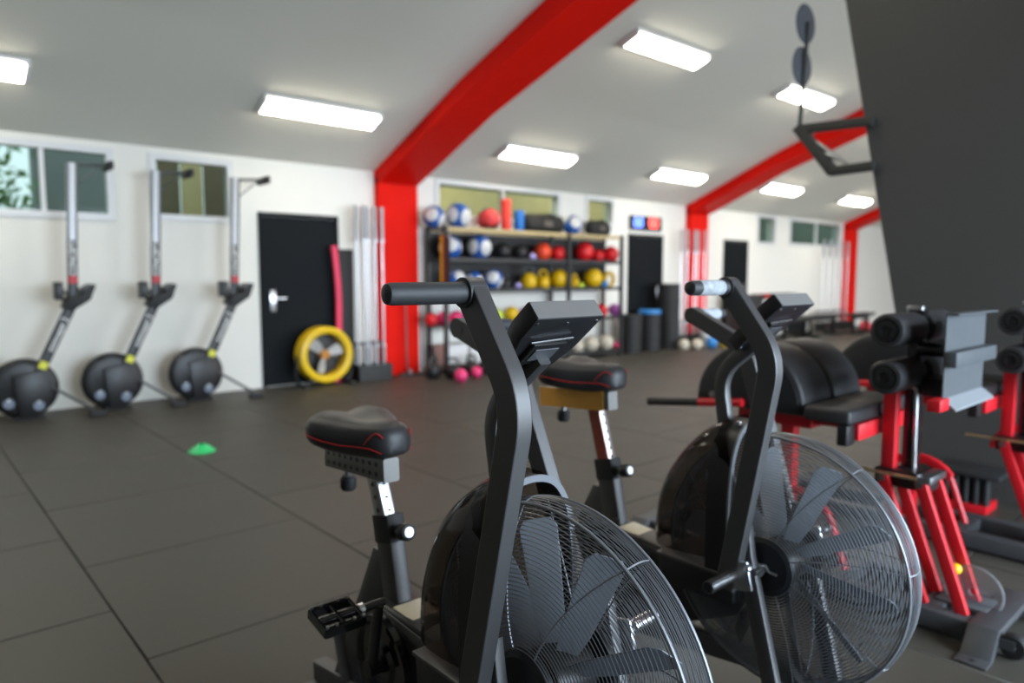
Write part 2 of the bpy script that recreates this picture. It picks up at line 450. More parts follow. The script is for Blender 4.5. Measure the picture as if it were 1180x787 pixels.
for i in range(2600):
    x, y, z = random.gauss(0.25, 0.55), random.gauss(11.2, 0.35), random.gauss(2.5, 0.62)
    if z < 0.5 or y < 9.6 or x > 1.6: continue
    u = Vector((random.gauss(0,1), random.gauss(0,1), random.gauss(0,1))).normalized(); v_ = u.orthogonal().normalized()
    s = random.uniform(0.05, 0.11); p = Vector((x, y, z))
    lv.add([p-u*s, p+v_*s*0.5, p+u*s, p-v_*s*0.5], [(0,1,2,3)])
tr = thing('tree', 'leafy green tree outside the left window', 'tree', (0.25, 11.2, 0))
fo = lv.build('foliage', leaf_m, tr); fo['kind'] = 'stuff'; fo.location = (-0.25, -11.2, 0)
MB().cyl((0,0,0), (0,0,2.6), 0.10, 0.06, 10).build('trunk', brown_m, tr)
o = MB().bb(-14, 40, 8.5, 22, -0.3, -0.02).build('ground', mat('outside_paving', (0.20, 0.20, 0.19), 0.8, noise=0.1)); struct(o, 'paving outside the window wall', 'ground')

# --- ceiling lights
def lamp_proto():
    r = thing('ceiling_light', 'x', 'ceiling light', group='ceiling light battens')
    MB().bb(-0.68, 0.68, -0.15, 0.15, -0.035, -0.002).build('housing', white_m, r, bevel=0.006)
    d = MB(); sec = [(-0.125,-0.036),(-0.115,-0.062),(-0.08,-0.078),(0.08,-0.078),(0.115,-0.062),(0.125,-0.036)]
    d.prism(sec, 'X', -0.645, 0.645)
    d.build('diffuser', lamp_m, r, bevel=0.012, seg=3)
    for s in (-1, 1): MB().bb(s*0.665-0.018, s*0.665+0.018, -0.13, 0.13, -0.075, -0.035).build('end_cap', white_m, r, bevel=0.006)
    return r
LP = [(0.35, 7.35, 'ceiling light at the left edge above the leftmost rower'), (3.66, 7.26, 'large ceiling light above the black door, left of red beam'),
      (7.02, 7.42, 'ceiling light above the left half of the ball rack'), (10.28, 7.38, 'ceiling light above the digital timer, near middle beam'),
      (13.62, 7.30, 'ceiling light beyond the middle beam, left of the farthest one'), (17.0, 7.29, 'farthest and rightmost ceiling light, beside the far red beam'),
      (6.87, 5.13, 'highest ceiling light, just right of the near red beam'), (10.15, 5.12, 'ceiling light behind the round target discs'),
      (0.35, 5.13, None), (0.35, 2.9, None), (3.66, 2.9, None), (13.6, 5.13, None), (17.0, 5.13, None), (6.9, -1.2, None), (13.6, -1.2, None)]
lp = None
for (x, y, lab) in LP:
    if lp is None: lp = o = lamp_proto()
    else: o = copy_tree(lp)
    o.location = (x, y, ceil_z(y)); sl = (ceil_z(y+0.05)-ceil_z(y-0.05))/0.1
    o.rotation_euler = (math.atan(sl), 0, 0)
    o['label'] = lab or 'ceiling light batten outside the picture, %s' % {(0.35,5.13):'above the upper left slope',(0.35,2.9):'above the camera',(3.66,2.9):'above the near air bikes',(13.6,5.13):'hidden behind the charcoal partition',(17.0,5.13):'farthest one behind the charcoal partition'}.get((x, y), 'on the front slope near the %s roller door' % ('middle' if x < 10 else 'far'))

# ============================================================ air bikes
def make_bike(loc, label, seat_up, swing_r, swing_l, b2=False):
    t = thing('air_bike', label, 'exercise bike', loc, 0, 'air bikes in the foreground')
    HZ, HY = 0.55, 0.042
    # ---- fan guard: concentric wires on both domed faces plus the rim band
    g = MB()
    NW = 34
    def face_x(u): return 0.090 - 0.056*u**2.2
    for s in (-1, 1):
        for i in range(NW):
            u = i/(NW-1); r = 0.080 + (0.331-0.080)*u
            g.ring((s*face_x(u), HY, HZ), r, 0.00125, 'X', 80, 4)
    for i in range(1, 8):
        u = i/8; x = -0.03 + 0.06*u
        g.ring((x, HY, HZ), 0.339 + 0.007*math.sin(PI*u), 0.00125, 'X', 80, 4)
    g.build('fan_guard_wires', wire_m, t)['kind'] = 'stuff'
    for s in (-1, 1):
        MB().ring((s*0.032, HY, HZ), 0.339, 0.0038, 'X', 96, 8).build('guard_ring', wire_m, t)
    for s in (-1, 1):
        for k in range(8):
            a = 2*PI*k/8 + 0.35
            pts = []
            for i in range(9):
                u = i/8; r = 0.07+(0.339-0.07)*u; x = s*(face_x(u)-0.003); aa = a + 0.25*u
                pts.append((x, HY+r*math.cos(aa), HZ+r*math.sin(aa)))
            MB().tube(pts, 0.0019, 5).build('guard_spoke', wire_m, t)
    for k in range(8):
        a = 2*PI*k/8 + 0.60
        pts = [(-0.03+0.06*i/6, HY+(0.339+0.007*math.sin(PI*i/6))*math.cos(a), HZ+(0.339+0.007*math.sin(PI*i/6))*math.sin(a)) for i in range(7)]
        MB().tube(pts, 0.0019, 5).build('rim_spoke', wire_m, t)
    # ---- fan
    MB().cyl((-0.05,HY,HZ), (0.05,HY,HZ), 0.062, n=28).build('fan_hub', blackp_m, t, bevel=0.004)
    for k in range(10):
        a = 2*PI*k/10 + 0.12
        bm_ = MB().prism([(0.05,-0.020),(0.11,-0.030),(0.285,-0.038),(0.302,-0.026),(0.302,0.026),(0.285,0.038),(0.11,0.030),(0.05,0.020)], 'Z', -0.0015, 0.0015)
        Rm = rotX(a) @ Matrix(((0,1,0),(1,0,0),(0,0,-1)))      # radial -> local Y
        tw = Matrix.Rotation(R(-44), 3, 'X')
        bm_.v = [tuple(Rm @ (tw @ Vector(v)) + Vector((0,HY,HZ))) for v in bm_.v]
        bm_.build('fan_blade', blade_m, t, bevel=0.0008, seg=1)
    for s in (-1, 1):
        h = MB().lathe([(0.001,0.0),(0.066,0.0),(0.076,-0.006),(0.079,-0.014),(0.079,-0.02),(0.001,-0.02)], (0,0,0), 'X', 40)
        h.v = [(s*0.096+s*v[0], v[1]+HY, v[2]+HZ) for v in h.v]
        ho = h.build('hub_plate', mat('hub_navy', (0.010,0.012,0.016), 0.45, noise=0.1), t)
        MB().cyl((s*0.096,HY,HZ), (s*0.150,HY,HZ), 0.011, n=12).cyl((s*0.112,HY,HZ),(s*0.122,HY,HZ),0.018,n=6).build('axle_nut', steel_m, ho)
        br = [(s*0.118, HY+0.045, HZ+0.012), (s*0.118, HY-0.02, HZ+0.016), (s*0.118, HY-0.028, HZ+0.002), (s*0.118, HY-0.05, HZ)]
        MB().tube(br, 0.0035, 6).build('chain_tensioner', steel_m, ho)
    # ---- smoked wind shell over the rear of the fan and lower side sheets
    prof = [(0.13,-0.128),(0.24,-0.124),(0.31,-0.114),(0.355,-0.098),(0.385,-0.072),(0.400,-0.034),(0.403,0.0),(0.400,0.034),(0.385,0.072),(0.355,0.098),(0.31,0.114),(0.24,0.124),(0.13,0.128)]
    MB().lathe(prof, (0,HY,HZ), 'X', 30, R(-7), R(68)).build('wind_shell', smoke_m, t)
    for s in (-1, 1):
        MB().lathe([(0.10,s*0.098),(0.22,s*0.082),(0.346,s*0.040)], (0,HY,HZ), 'X', 30, R(-112), R(-12)).build('side_sheet', smoke2_m, t)
        MB().tube([(s*0.040, HY+0.350*math.cos(R(a)), HZ+0.350*math.sin(R(a))) for a in range(-115, -5, 5)], 0.006, 6).build('sheet_rim', blackp_m, t)
    # solid cover strip standing across the shell just behind the arms
    cp = [(-0.128,0.178,0.47),(-0.130,0.178,0.72),(-0.112,0.178,0.835),(-0.07,0.178,0.900),(0,0.178,0.916),(0.07,0.178,0.900),(0.112,0.178,0.835),(0.130,0.178,0.72),(0.128,0.178,0.47)]
    cpf = fillet(cp, 0.06, 5)
    MB().sweep(cpf, [(-0.034,-0.002),(0.034,-0.002),(0.034,0.002),(-0.034,0.002)], (0,1,0)).build('cover_strip', blackp_m, t)
    MB().sweep([p+Vector((0,-0.036,0)) for p in cpf], [(-0.003,-0.007),(0.003,-0.007),(0.003,0.007),(-0.003,0.007)], (0,1,0)).build('strip_edge', mat('rim_grey',(0.16,0.17,0.19),0.4,0.3,noise=0.05), t)
    MB().cyl((-0.05,0.165,0.905),(-0.05,0.165,0.915),0.007,n=8).build('cover_screw', steel_m, t)
    # tray below the shell
    MB().prism([(0.12,0.42),(0.345,0.405),(0.37,0.425),(0.375,0.492),(0.12,0.500)], 'X', -0.130, 0.130).build('tray', blackp_m, t, bevel=0.008)
    MB().bb(-0.134, 0.134, 0.115, 0.380, 0.491, 0.501).build('tray_lip', satin_m, t, bevel=0.003)
    # ---- drive housing
    hp = []
    for a in range(60, 300, 10): hp.append((0.62-0.145*math.cos(R(a))*-1, 0))
    pts = [(0.62+0.150*math.cos(R(a)), 0.345+0.150*math.sin(R(a))) for a in range(-95, 80, 8)]
    pts += [(0.50,0.485),(0.30,0.47),(0.10,0.50),(0.02,0.50),(0.02,0.42),(0.30,0.28),(0.5,0.215)]
    MB().prism(pts, 'X', -0.055, 0.055).build('drive_housing', blackp_m, t, bevel=0.012, seg=3)
    for s in (-1, 1):
        MB().lathe([(0.001,0.02),(0.05,0.02),(0.06,0.012),(0.10,0.012),(0.108,0.022),(0.122,0.022),(0.126,0.0)], (0,0,0), 'X', 44).build('crank_disc', gloss_m, t, loc=(s*0.055,0.62,0.345)).scale = (s,1,1)
    MB().prism([(0.43,0.478),(0.60,0.492),(0.615,0.484),(0.615,0.470),(0.43,0.456)], 'X', -0.042, 0.042).build('cover_panel', cream_m, t, bevel=0.006, seg=2)
    MB().prism([(0.40,0.468),(0.635,0.482),(0.66,0.46),(0.64,0.44),(0.40,0.44)], 'X', -0.058, 0.058).build('panel_surround', satin_m, t, bevel=0.006)
    for s, (cy, cz) in ((-1, (0.565, 0.535)), (1, (0.675, 0.155))):
        ck = MB(); d = Vector((0, cy-0.62, cz-0.345)); L = d.length
        ck.sweep([(s*0.095, 0.62-0.1*d.y, 0.345-0.1*d.z), (s*0.105, cy, cz)], rsec(0.016, 0.03, 0.004)).cyl((s*0.07,0.62,0.345),(s*0.11,0.62,0.345),0.022,n=14)
        ck.cyl((s*0.09,cy,cz),(s*0.15,cy,cz),0.010,n=10)
        c_o = ck.build('crank', blackp_m, t)
        MB().cyl((s*0.148,cy,cz),(s*0.162,cy,cz),0.014,n=10).build('axle_end', steel_m, c_o)
        pd = MB(); x0 = s*0.215
        tilt = rotX(R(12))
        for dy in (-0.040, 0.040): pd.box(Vector((x0,cy,cz))+tilt@Vector((0,dy,0)), (0.10,0.012,0.026), tilt)
        for dx in (-0.048, 0.048, 0.0): pd.box(Vector((x0+dx,cy,cz)), (0.010,0.09,0.024), tilt)
        pd.cyl((x0-0.05,cy,cz),(x0+0.05,cy,cz),0.012,n=10)
        p_o = pd.build('pedal', gloss_m, t, bevel=0.003, seg=1)
        st = MB()
        for dx in (-0.045,-0.022,0.022,0.045):
            for dy in (-0.040,0.040): st.cyl(Vector((x0+dx,cy,cz))+tilt@Vector((0,dy,0.012)), Vector((x0+dx,cy,cz))+tilt@Vector((0,dy,0.018)), 0.004, n=6)
        st.build('pedal_studs', steel_m, p_o)
        MB().box((x0-s*0.052,cy,cz),(0.005,0.03,0.016),tilt).build('reflector', mat('reflector_amber',(0.55,0.22,0.08),0.3,noise=0.1), p_o)
    # ---- frame
    MB().sweep(fillet([(0,1.10,0.095),(0,0.62,0.17),(0,0.05,0.24),(0,-0.10,0.10)], 0.05), rsec(0.05,0.07,0.008)).build('main_beam', satin_m, t)
    MB().sweep([(0,0.595,0.24),(0,0.690,0.690)], rsec(0.046,0.072,0.007)).build('seat_tube', satin_m, t)
    MB().prism([(0.695,0.60),(0.74,0.60),(0.99,0.13),(0.90,0.13),(0.66,0.42)], 'X', -0.017, 0.017).build('gusset', satin_m, t, bevel=0.003)
    MB().sweep([(0,0.90,0.14),(0,0.955,0.30)], rsec(0.05,0.05,0.006)).build('rear_strut', satin2_m, t)
    st = MB().bb(-0.27,0.27,1.02,1.10,0.028,0.075); st.build('rear_stabilizer', satin2_m, t, bevel=0.006)
    for s in (-1, 1):
        MB().bb(s*0.27-0.03, s*0.27+0.03, 1.01, 1.11, 0, 0.07).build('stabilizer_foot', rubber_m, t, bevel=0.008)
        MB().cyl((s*0.10,1.06,0.074),(s*0.10,1.06,0.084),0.012,n=6).build('bolt', steel_m, t)
    MB().bb(-0.30,0.30,-0.12,-0.04,0.028,0.075).build('front_stabilizer', satin2_m, t, bevel=0.006)
    for s in (-1, 1):
        MB().bb(s*0.30-0.03, s*0.30+0.03, -0.13,-0.03, 0, 0.07).build('stabilizer_foot', rubber_m, t, bevel=0.008)
        MB().sweep([(s*0.155,0.082,0.66),(s*0.155,0.070,0.585),(s*0.155,-0.065,0.06)], rsec(0.026,0.046,0.005)).build('fork_strut', satin_m, t)
        pg = MB().cyl((s*0.205,0.075,0.545),(s*0.325,0.075,0.545),0.0165,n=20)
        pg.cyl((s*0.325,0.075,0.545),(s*0.318,0.075,0.545),0.0165,n=20)
        po = pg.build('foot_peg', chrome_m, t)
        MB().cyl((s*0.3253,0.075,0.545),(s*0.3256,0.075,0.545),0.0125,n=20).build('peg_bore', blackp_m, po)
        MB().box((s*0.200,0.065,0.545),(0.012,0.07,0.075),rotX(R(-12))).cyl((s*0.2,0.03,0.578),(s*0.222,0.03,0.578),0.009,n=6).build('peg_clamp', steel_m, t, bevel=0.003)
    # ---- seat
    z = seat_up
    pm = chrome_m
    post = MB().sweep([(0,0.665,0.60),(0,0.742,0.792+z)], rsec(0.036,0.052,0.004)); so = post.build('seat_post', pm if not b2 else mat('scuffed_post',(0.45,0.40,0.38),0.3,0.8,noise=0.2,nscale=30), t)
    nh = 6 if b2 else 4
    for i in range(nh):
        u = 0.40+0.5*i/(nh-1)
        p = Vector((0,0.665,0.60)).lerp(Vector((0,0.742,0.792+z)), u) + Vector((0,-0.0265,0.002))
        MB().cyl(p+Vector((0,0.004,0)), p+Vector((0,-0.0012,0)), 0.0055, n=10).build('adjust_hole', blackp_m, so)
        q = Vector((0,0.665,0.60)).lerp(Vector((0,0.742,0.792+z)), u)
        MB().cyl(q+Vector((-0.0175,0,0)), q+Vector((-0.0188,0,0)), 0.0065, n=10).build('adjust_hole', blackp_m, so)
    if b2:
        a0 = Vector((0,0.665,0.60)).lerp(Vector((0,0.742,0.792+z)), 0.28); a1 = Vector((0,0.665,0.60)).lerp(Vector((0,0.742,0.792+z)), 0.97)
        MB().sweep([a0+Vector((-0.0186,0,0)), a1+Vector((-0.0186,0,0))], [(-0.001,-0.024),(0.001,-0.024),(0.001,0.024),(-0.001,0.024)]).build('red_brown_side', mat('red_brown',(0.30,0.06,0.035),0.5,noise=0.3,nscale=40), so)  # red-brown sheet over one side of the post only
    MB().sweep([(0,0.677,0.632),(0,0.692,0.70)], rsec(0.054,0.080,0.008)).build('post_collar', rubber_m, t)
    kn = MB().cyl((0,0.645,0.664),(0,0.615,0.672),0.010,n=12).lathe([(0.001,0.0),(0.020,0.0),(0.023,0.004),(0.023,0.026),(0.019,0.031),(0.001,0.031)], (0,0,0), 'Y', 20)
    kn2 = MB().cyl((0,0.648,0.664),(0,0.622,0.670),0.010,n=12).build('pull_pin', steel_m, t)
    MB().cyl((0,0.624,0.670),(0,0.590,0.678),0.022,n=20).build('post_knob', blackp_m, t, bevel=0.004)
    MB().cyl((0,0.5905,0.678),(0,0.5885,0.6785),0.013,n=16).build('knob_cap', steel_m, t)
    sl = MB().sweep([(0,0.995,0.800+z),(0,0.668,0.822+z)], rsec(0.046,0.062,0.006)).build('seat_slider', mat('slider_grey',(0.20,0.195,0.185),0.4,0.3,noise=0.08), t)
    if b2:
        MB().sweep([(-0.0245,0.998,0.800+z),(-0.0245,0.690,0.8205+z)], [(-0.0012,-0.034),(0.0012,-0.034),(0.0012,0.034),(-0.0012,0.034)]).build('orange_side', orange_m, sl)  # orange sheet over one side of the slider only
    else:
        for i in range(9):
            for j in (-1, 1):
                y_ = 0.97-0.033*i; zz = 0.800+0.022*(0.995-y_)/0.327+z+j*0.013
                MB().cyl((-0.0228,y_,zz),(-0.0242,y_,zz),0.0065,n=8).build('slider_hole', blackp_m, sl)
    MB().cyl((0,0.90,0.775+z),(0,0.90,0.752+z),0.010,n=10).build('pull_pin', steel_m, t)
    MB().lathe([(0.001,0),(0.018,0.0),(0.023,-0.008),(0.023,-0.030),(0.018,-0.040),(0.001,-0.040)], (0,0.90,0.757+z), 'Z', 18).build('slider_knob', rubber_m, t)
    # saddle: lofted sections from nose (front) to tail
    sec = [(0.634,0.018,0.915,0.040),(0.644,0.044,0.938,0.074),(0.675,0.058,0.947,0.092),(0.725,0.070,0.945,0.098),(0.775,0.092,0.944,0.100),(0.825,0.116,0.950,0.104),(0.87,0.127,0.956,0.108),(0.905,0.122,0.955,0.106),(0.930,0.100,0.945,0.090),(0.940,0.062,0.928,0.055)]
    n = 24; sv = []; sf = []
    for (y_, hw, zt, dp) in sec:
        for k in range(n):
            a = 2*PI*k/n; ca, sa = math.cos(a), math.sin(a)
            x = hw*math.copysign(abs(ca)**0.75, ca)
            if sa >= 0: zz = zt - 0.042 + 0.042*abs(sa)**0.8 - 0.016*max(0, 1-abs(x)/0.055)*max(0, min(1, (y_-0.72)/0.1))
            else: zz = zt - 0.042 - (dp-0.042)*abs(sa)**0.55
            sv.append((x, y_, zz+z))
    for i in range(len(sec)-1):
        for k in range(n): k2 = (k+1)%n; sf.append((i*n+k, i*n+k2, (i+1)*n+k2, (i+1)*n+k))
    sf += [tuple(range(n-1,-1,-1)), tuple(range((len(sec)-1)*n, len(sec)*n))]
    sd = MB().add(sv, sf).build('saddle', vinyl_m, t, angle=70)
    for s in (-1, 1):
        pp = [(s*(hw+0.0005), y_, zt-0.062+z) for (y_, hw, zt, dp) in sec[1:-1]]
        MB().tube(pp, 0.0017, 6).build('piping', stitch_m, sd)
        pp = [(s*x_, y_, z_+z) for (x_, y_, z_) in ((0.040,0.640,0.915),(0.050,0.655,0.930),(0.058,0.675,0.916),(0.062,0.70,0.890))]
        MB().tube(fillet(pp, 0.03, 3), 0.0016, 6).build('piping', stitch_m, sd)
    MB().cyl((0,0.80,0.835+z),(0,0.80,0.885+z),0.016,n=14).bb(-0.03,0.03,0.76,0.86,0.845+z,0.865+z).build('seat_clamp', steel_m, t)
    # ---- console mast and console
    MB().sweep(fillet([(0,0.235,0.88),(0,0.262,1.04),(0,0.11,1.165)], 0.07, 8), rsec(0.030,0.040,0.005)).build('console_mast', satin_m, t)
    tl = R(-45)   # screen faces the rider and up
    cM = rotX(R(50))
    # console local: width x, length along slope, thickness normal
    d = Vector((0, 0.155, -0.130)).normalized(); nrm = Vector((0, 0.130, 0.155)).normalized()
    top = Vector((0, 0.028, 1.243)); L = 0.205; TH = 0.042
    def cpt(x, s_, h): return top + d*s_ + nrm*h + Vector((x, 0, 0))
    def cbox(xa, xb, sa, sb, ha, hb):
        m = MB(); vs_ = [cpt(x, s_, h) for h in (ha, hb) for (x, s_) in ((xa,sa),(xb,sa),(xb,sb),(xa,sb))]
        return m.add(vs_, [(0,3,2,1),(4,5,6,7),(0,1,5,4),(1,2,6,5),(2,3,7,6),(3,0,4,7)])
    cb = MB().add([cpt(x, s_, h) for h in (0, TH) for (x, s_) in ((-0.088,0),(0.090,0),(0.090,0.10),(0.060,L),(-0.045,L),(-0.088,0.06))], [(0,5,4,3,2,1),(6,7,8,9,10,11)]+[(i,(i+1)%6,6+(i+1)%6,6+i) for i in range(6)])
    co = cb.build('console', mat('console_black',(0.012,0.013,0.015),0.4,noise=0.08), t, bevel=0.003)
    cbox(-0.086, 0.088, -0.0015, 0.002, 0.002, TH-0.002).build('console_top', mat('console_edge',(0.16,0.155,0.15),0.5,noise=0.05,bump=0.1,bscale=400), co)
    cbox(-0.078, 0.080, 0.012, 0.075, TH, TH+0.002).build('screen', mat('lcd_dark',(0.03,0.04,0.035),0.15,noise=0.05), co)
    cbox(-0.050, 0.038, 0.070, 0.135, -0.010, 0.002).build('battery_box', blackp_m, co, bevel=0.003)
    cbox(-0.040, 0.022, 0.082, 0.118, -0.0125, -0.010).build('battery_door', satin2_m, co, bevel=0.001, seg=1)
    MB().tube([cpt(-0.060,0.066,-0.006), cpt(0.045,0.058,-0.006)], 0.0022, 6).build('bracket_rod', steel_m, co)
    for (x, s_) in ((-0.078,0.014),(0.080,0.014),(0.0,0.016),(-0.038,0.19),(0.048,0.19),(0.048,0.072)):
        MB().cyl(cpt(x,s_,0.001), cpt(x,s_,-0.0015), 0.0036, n=8).build('screw', steel_m, co)
    # ---- handle arms, each swings on its own pivot
    PV = Vector((0, 0.10, 0.50))
    for s, sw in ((-1, swing_r), (1, swing_l)):
        path = [(s*0.190, 0.088, 1.292), (s*0.190, -0.034, 1.112), (s*0.190, 0.103, 0.50)]
        pth = [p - PV for p in fillet([Vector(p) for p in path], 0.062, 10)]
        # rounded top end
        m = MB().sweep(pth, rsec(0.034, 0.052, 0.0028))
        td = (pth[0]-pth[1]).normalized()
        m.cyl(pth[0]+Vector((-0.0176,0,0)), pth[0]+Vector((0.0176,0,0)), 0.0264, n=28)
        ao = m.build('handle_arm', satin_m, t, angle=16)
        ao.location = PV + (Vector((0, 0.05, 0.045)) if s > 0 and not b2 else Vector((0, 0, 0))); ao.rotation_euler = (-R(sw), 0, 0)
        g0 = pth[0] + Vector((s*0.017, 0, 0))
        gp = [(0.0265,0.0),(0.0265,0.004),(0.0205,0.005),(0.0190,0.012),(0.0185,0.146),(0.0165,0.154),(0.011,0.157),(0.001,0.1575)]
        gr = MB().lathe(gp, (0,0,0), 'X', 28)
        gr.v = [(g0.x + s*v[0], g0.y + v[1], g0.z + v[2]) for v in gr.v]
        gro = gr.build('grip', foam_m, ao)
        if b2:
            gr2 = MB().lathe([(0.0188,0.022),(0.0194,0.024),(0.0192,0.120),(0.0187,0.122)], (0,0,0), 'X', 28)
            gr2.v = [(g0.x + s*v[0], g0.y + v[1], g0.z + v[2]) for v in gr2.v]
            gr2.build('grip_tape', chalk_m, gro)
    for ch in t.children:
        if ch.name.split('.')[0] in ('fan_guard_wires', 'guard_ring', 'guard_spoke', 'rim_spoke', 'fan_hub', 'fan_blade', 'hub_plate'): ch.location.x -= 0.02
    return t
make_bike((0.957, 0.888, 0), 'nearest black air bike with a smooth black grip and large fan', 0.0, 0, 37)
make_bike((1.826, 0.888, 0), 'second air bike with chalky grips and an orange seat slider', 0.08, 2.5, 30, True)

# ============================================================ glute ham benches (red and black machines at the right)
def make_ghd(loc, label):
    t = thing('glute_ham_bench', label, 'gym bench', loc, 0, 'red and black glute ham benches')
    def P(x, Y, z): return Vector((x, Y-1.2, z))
    def bx(x0, x1, y0, y1, z0, z1): return MB().bb(x0, x1, y0-1.2, y1-1.2, z0, z1)
    for x in (-0.17, 0.12): bx(x-0.032, x+0.032, 0.68, 2.25, 0.015, 0.085).build('base_rail', base_m, t, bevel=0.004)
    for y in (0.86, 1.22, 1.60): bx(-0.138, 0.088, y, y+0.07, 0.03, 0.084).build('cross_piece', base_m, t, bevel=0.003)
    for y in (0.705, 2.22):
        MB().prism([(-0.30,0.0),(-0.215,0.092),(0.215,0.092),(0.30,0.0),(0.255,0.0),(0.195,0.062),(-0.195,0.062),(-0.255,0.0)], 'Y', y-0.048-1.2, y+0.048-1.2).build('foot_bar', base_m, t, bevel=0.004)
        for s in (-1, 1):
            fp = bx(s*0.31-0.045, s*0.31+0.045, y-0.05, y+0.05, 0.0, 0.008).build('foot_plate_flange', base_m, t, bevel=0.003)
            MB().cyl(P(s*0.325, y, 0.008), P(s*0.325, y, 0.0095), 0.008, n=10).build('bolt_hole', blackp_m, fp)
    for s in (-1, 1):
        wo = MB().lathe([(0.008,-0.018),(0.036,-0.018),(0.044,-0.010),(0.044,0.010),(0.036,0.018),(0.008,0.018)], P(s*0.19, 0.618, 0.046), 'X', 24, close=True).build('wheel', rubber_m, t)
        MB().cyl(P(s*0.215, 0.618, 0.046), P(s*0.165, 0.618, 0.046), 0.009, n=10).build('wheel_axle', steel_m, wo)
        bx(s*0.19-0.028, s*0.19-0.022, 0.61, 0.665, 0.035, 0.07).build('wheel_bracket', base_m, t)
    # slanted twin legs
    for x in (-0.145, 0.0):
        for (yb, yt) in ((0.790, 0.955), (0.925, 1.092)):
            MB().sweep([P(x, yb, 0.082), P(x, yt, 0.545)], rsec(0.026, 0.042, 0.003)).build('leg', ghd_red, t)
    for (yb, yt) in ((0.790, 0.955), (0.925, 1.092)):
        MB().cyl(P(-0.162, yt, 0.535), P(0.017, yt, 0.535), 0.014, n=14).build('pivot_bolt', steel_m, t)
    bx(-0.125, -0.02, 0.93, 1.13, 0.50, 0.565).build('carriage', blackp_m, t, bevel=0.004)
    MB().cyl(P(-0.178, 0.93, 0.560), P(-0.178, 1.24, 0.562), 0.007, n=8).build('locking_pin', brass_m, t)
    bx(-0.19, -0.02, 0.905, 0.955, 0.548, 0.576).build('pin_bracket', steel_m, t, bevel=0.004)
    MB().sweep([P(-0.075, 1.095, 0.50), P(-0.075, 1.095, 0.90)], rsec(0.045, 0.05, 0.004)).build('red_upright', ghd_red, t)
    MB().sweep([P(-0.02, 1.035, 0.50), P(-0.02, 1.035, 1.19)], rsec(0.05, 0.055, 0.004)).build('roller_column', gloss_m, t)
    MB().tube(fillet([P(-0.10, 1.02, 0.90), P(-0.10, 1.00, 0.89), P(-0.10, 0.995, 0.565)], 0.02, 4), 0.007, 8).build('adjust_lever', steel_m, t)
    arc = [P(0.10, 1.05-0.14*math.cos(R(a))+0.0, 0.46+0.12*math.sin(R(a))) for a in range(30, 181, 15)]
    MB().sweep(arc, rsec(0.02, 0.035, 0.003)).build('curved_bracket', ghd_red, t)
    # ankle rollers
    for z in (1.120, 0.945):
        MB().cyl(P(-0.280, 1.05, z), P(0.280, 1.05, z), 0.014, n=14).build('roller_rod', blackp_m, t)
        for s in (-1, 1):
            ro_ = MB().lathe([(0.015,0.03),(0.058,0.03),(0.063,0.036),(0.063,0.270),(0.058,0.283),(0.046,0.285),(0.044,0.277),(0.015,0.277)], (0,0,0), 'X', 32)
            ro_.v = [(s*v[0], v[1]+1.05-1.2, v[2]+z) for v in ro_.v]
            rr = ro_.build('ankle_roller', vinyl_m, t)
            MB().lathe([(0.004,0.0),(0.020,0.0),(0.040,0.0),(0.040,0.006),(0.020,0.008),(0.018,0.002),(0.004,0.002)], (0,0,0), 'X', 24).build('roller_cap', blackp_m, rr, loc=(s*0.277, -0.15, z)).scale = (s,1,1)
    bx(-0.018, 0.018, 1.02, 1.08, 1.175, 1.205).build('top_clamp', steel_m, t, bevel=0.006)
    # foot plate
    bx(-0.06, 0.0, 0.868, 1.02, 1.015, 1.065).build('plate_arm', gloss_m, t, bevel=0.004)
    fp = bx(-0.25, 0.19, 0.862, 0.868, 0.875, 1.185).build('foot_plate', zinc_m, t, bevel=0.001, seg=1)
    bx(-0.25, 0.20, 0.825, 0.868, 1.183, 1.190).build('top_flange', zinc_m, fp, bevel=0.001, seg=1)
    bx(-0.26, 0.20, 0.822, 0.862, 1.000, 1.055).build('plate_rib', zinc_m, fp, bevel=0.004)
    MB().prism([(0.868-1.2,0.890),(0.820-1.2,0.852),(0.820-1.2,0.846),(0.868-1.2,0.884)], 'X', -0.25, 0.19).build('bottom_lip', mat('lit_lip_zinc',(0.22,0.235,0.25),0.5,0.0,noise=0.06,spec=0.3), fp)  # paler than the plate: light on the upward-facing lip put into its colour
    bx(-0.34, -0.25, 0.84, 0.885, 0.850, 0.892).build('red_stop', ghd_red, t, bevel=0.004)
    bx(-0.06, 0.10, 0.90, 1.00, 0.86, 0.93).build('slide_block', blackp_m, t, bevel=0.006)
    # half moon thigh pads
    prof = [(1.58+0.25*math.cos(R(a))-1.2, 0.785+0.25*math.sin(R(a))) for a in range(-6, 187, 8)]
    for (a, b) in ((-0.33, -0.075), (-0.050, 0.215)):
        MB().prism(prof, 'X', a, b).build('thigh_pad', vinyl_m, t, bevel=0.018, seg=3)
    ep = MB().prism([(1.58+0.235*math.cos(R(a))-1.2, 0.775+0.235*math.sin(R(a))) for a in range(0, 181, 10)], 'X', -0.340, -0.331).build('pad_end_plate', blackp_m, t, bevel=0.002)
    MB().cyl(P(-0.341, 1.74, 0.805), P(-0.346, 1.74, 0.805), 0.014, n=12).build('bolt_head', steel_m, ep)
    bx(-0.16, 0.14, 1.38, 1.72, 0.680, 0.758).build('pad_frame', ghd_red, t, bevel=0.004)
    MB().sweep([P(-0.10, 1.50, 0.08), P(-0.10, 1.50, 0.685)], rsec(0.055, 0.06, 0.004)).build('pad_post', ghd_red, t)
    MB().tube(fillet([P(-0.10, 1.50, 0.40), P(-0.10, 1.33, 0.36), P(-0.10, 1.24, 0.10)], 0.10, 8), 0.015, 10).build('curved_brace', ghd_red, t)
